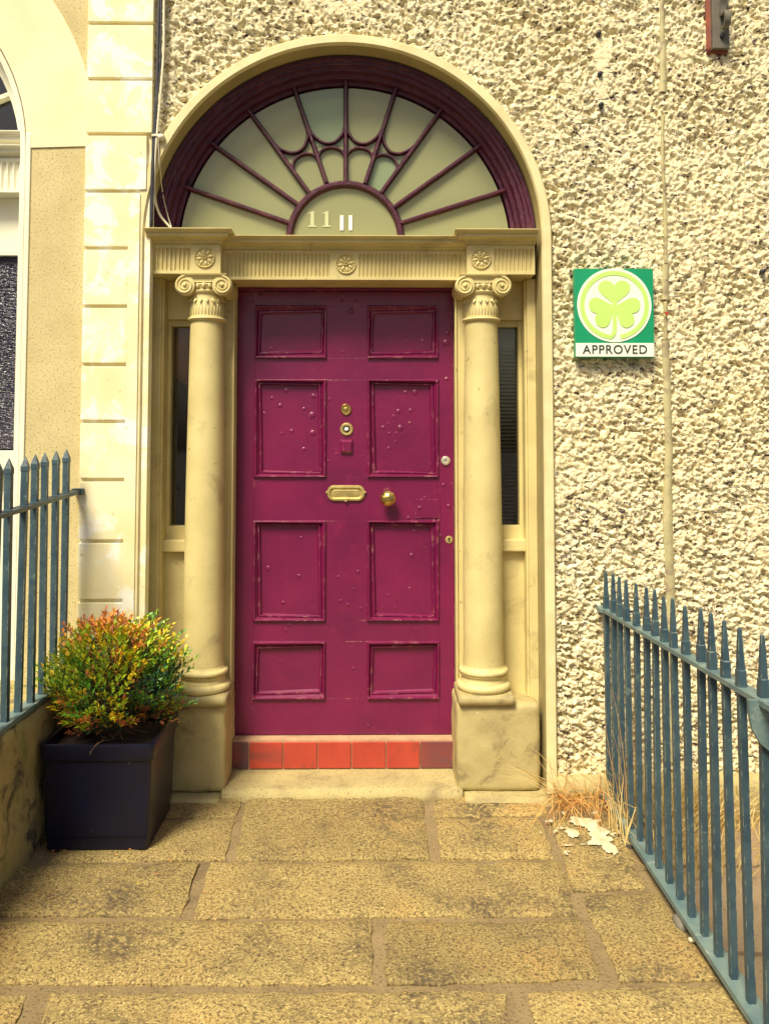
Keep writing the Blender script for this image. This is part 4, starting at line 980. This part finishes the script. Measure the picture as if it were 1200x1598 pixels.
# fallen leaves between planter and wall
lv_, lf_, lm_ = [], [], []
for i in range(120):
    if i < 90: px, py = R_.gauss(88, 22), R_.gauss(1325, 9)
    else: px, py = R_.uniform(20, 330), R_.uniform(1300, 1420)
    x, y = G(px, py)
    if x < -1.30 or (abs(x-pcx) < .21 and y > pcy-.2): continue
    leaf(Vector((x, y, .014)), Vector((R_.uniform(-1, 1), R_.uniform(-1, 1), .1)), Vector((R_.uniform(-.5, .5), R_.uniform(-.5, .5), 1)), R_.uniform(.009, .016), .0035, R_.choice((2, 3, 4, 4)))
c = np.array((-1.25, -.45, .01)); me = mesh('fallen_leaves', np.array(lv_)-c, lf_, LM); me.polygons.foreach_set('material_index', lm_)
setp(place('fallen_leaves', me, c), 'small fallen orange leaves scattered beside the planter', 'leaves', kind='stuff')

# ================================================================== DRY GRASS
def blades(specs):
    v = []; f = []
    for base, dirn, L, curl, wd in specs:
        p = Vector(base); d = Vector(dirn).normalized(); n = 9; b0 = len(v); s_ = d.cross(Vector((R_.uniform(-1, 1), -1, R_.uniform(-.4, .4)))).normalized()
        for i in range(n+1):
            t = i/n; w_ = wd*(1-t)**.6+.0002
            v.append(tuple(p+s_*w_)); v.append(tuple(p-s_*w_)); p = p+d*(L/n); d = (d+Vector(curl)*(1/n)).normalized()
            if p.z < -.06: p.z = -.06
        for i in range(n): a = b0+2*i; f.append((a, a+1, a+3, a+2))
    return v, f
sp1 = []
bx, by = 0.955, -.10
for i in range(120):
    a = R_.uniform(-1, 1)
    sp1.append(((bx+R_.uniform(-.17, .06), by+R_.uniform(-.10, .05), .02), (R_.uniform(-1.0, .6), R_.uniform(-.9, .1), R_.uniform(.25, 1.0)), R_.uniform(.16, .36), (R_.uniform(-1.6, 1.8), R_.uniform(-.9, .2), R_.uniform(-4.2, -2.)), .0017))
setp(part('dry_grass_tuft', blades(sp1), 'grass'), 'curled orange dry grass tuft between pedestal and railing', 'grass', 'dry grass tufts')
sp2 = []
for i in range(14): sp2.append(((.84+R_.uniform(-.05, .12), -.07+R_.uniform(-.03, .02), .015), (R_.uniform(-.9, .2), R_.uniform(-.25, .05), R_.uniform(.5, 1)), R_.uniform(.2, .48), (R_.uniform(-1., .5), 0, R_.uniform(-1.2, -.3)), .0016))
setp(part('dry_grass_tuft', blades(sp2), 'grass_pale'), 'thin arching straw blades growing in front of the right pedestal', 'grass', 'dry grass tufts')
sp3 = []
for i in range(22): sp3.append(((.985+R_.uniform(-.03, .02), -.38+R_.uniform(-.10, .08), .01), (R_.uniform(-.25, .35), R_.uniform(-.2, .2), 1), R_.uniform(.12, .30), (R_.uniform(-.3, .3), R_.uniform(-.2, .2), R_.uniform(-.5, 0)), .0022))
setp(part('dry_grass_tuft', blades(sp3), 'grass_pale'), 'upright pale straw tuft at the foot of the railing', 'grass', 'dry grass tufts')
sp4 = []
for i in range(900):
    x = 1.06+abs(R_.gauss(0, .30)); y = -.08-abs(R_.gauss(0, .07)) if R_.random() < .65 else R_.uniform(-.6, -.06)
    sp4.append(((x, y, -.085), (R_.uniform(-.5, .7), R_.uniform(-.5, .3), 1), R_.uniform(.12, .46)*max(.35, 1-(x-1.06)*.9), (R_.uniform(-.6, .9), R_.uniform(-.6, .2), R_.uniform(-1.4, -.1)), .0022))
setp(part('dry_grass', blades(sp4), ['grass_pale']), 'dry straw-coloured grass growing behind the right railing', 'grass', kind='stuff')
sp5 = []
for i in range(16):
    sp5.append(((1.0+R_.uniform(-.03, .10), -.12-R_.uniform(0, .25), .0), (R_.uniform(-.2, .3), R_.uniform(-.1, .1), 1), R_.uniform(.3, .75), (R_.uniform(-.5, .5), R_.uniform(-.1, .1), R_.uniform(-.4, 0)), .0011))
setp(part('tall_dry_grass', blades(sp5), 'grass'), 'tall thin orange grass stalks standing among the far railing bars', 'grass', kind='stuff')
x, y = G(1079, 1470); setp(part('pebble', rough_block(x-.011, x+.011, y-.009, y+.009, .0, .014, .003, .005, .006, 1), 'lime', None, True), 'small white pebble close to the foot of the railing', 'pebble')
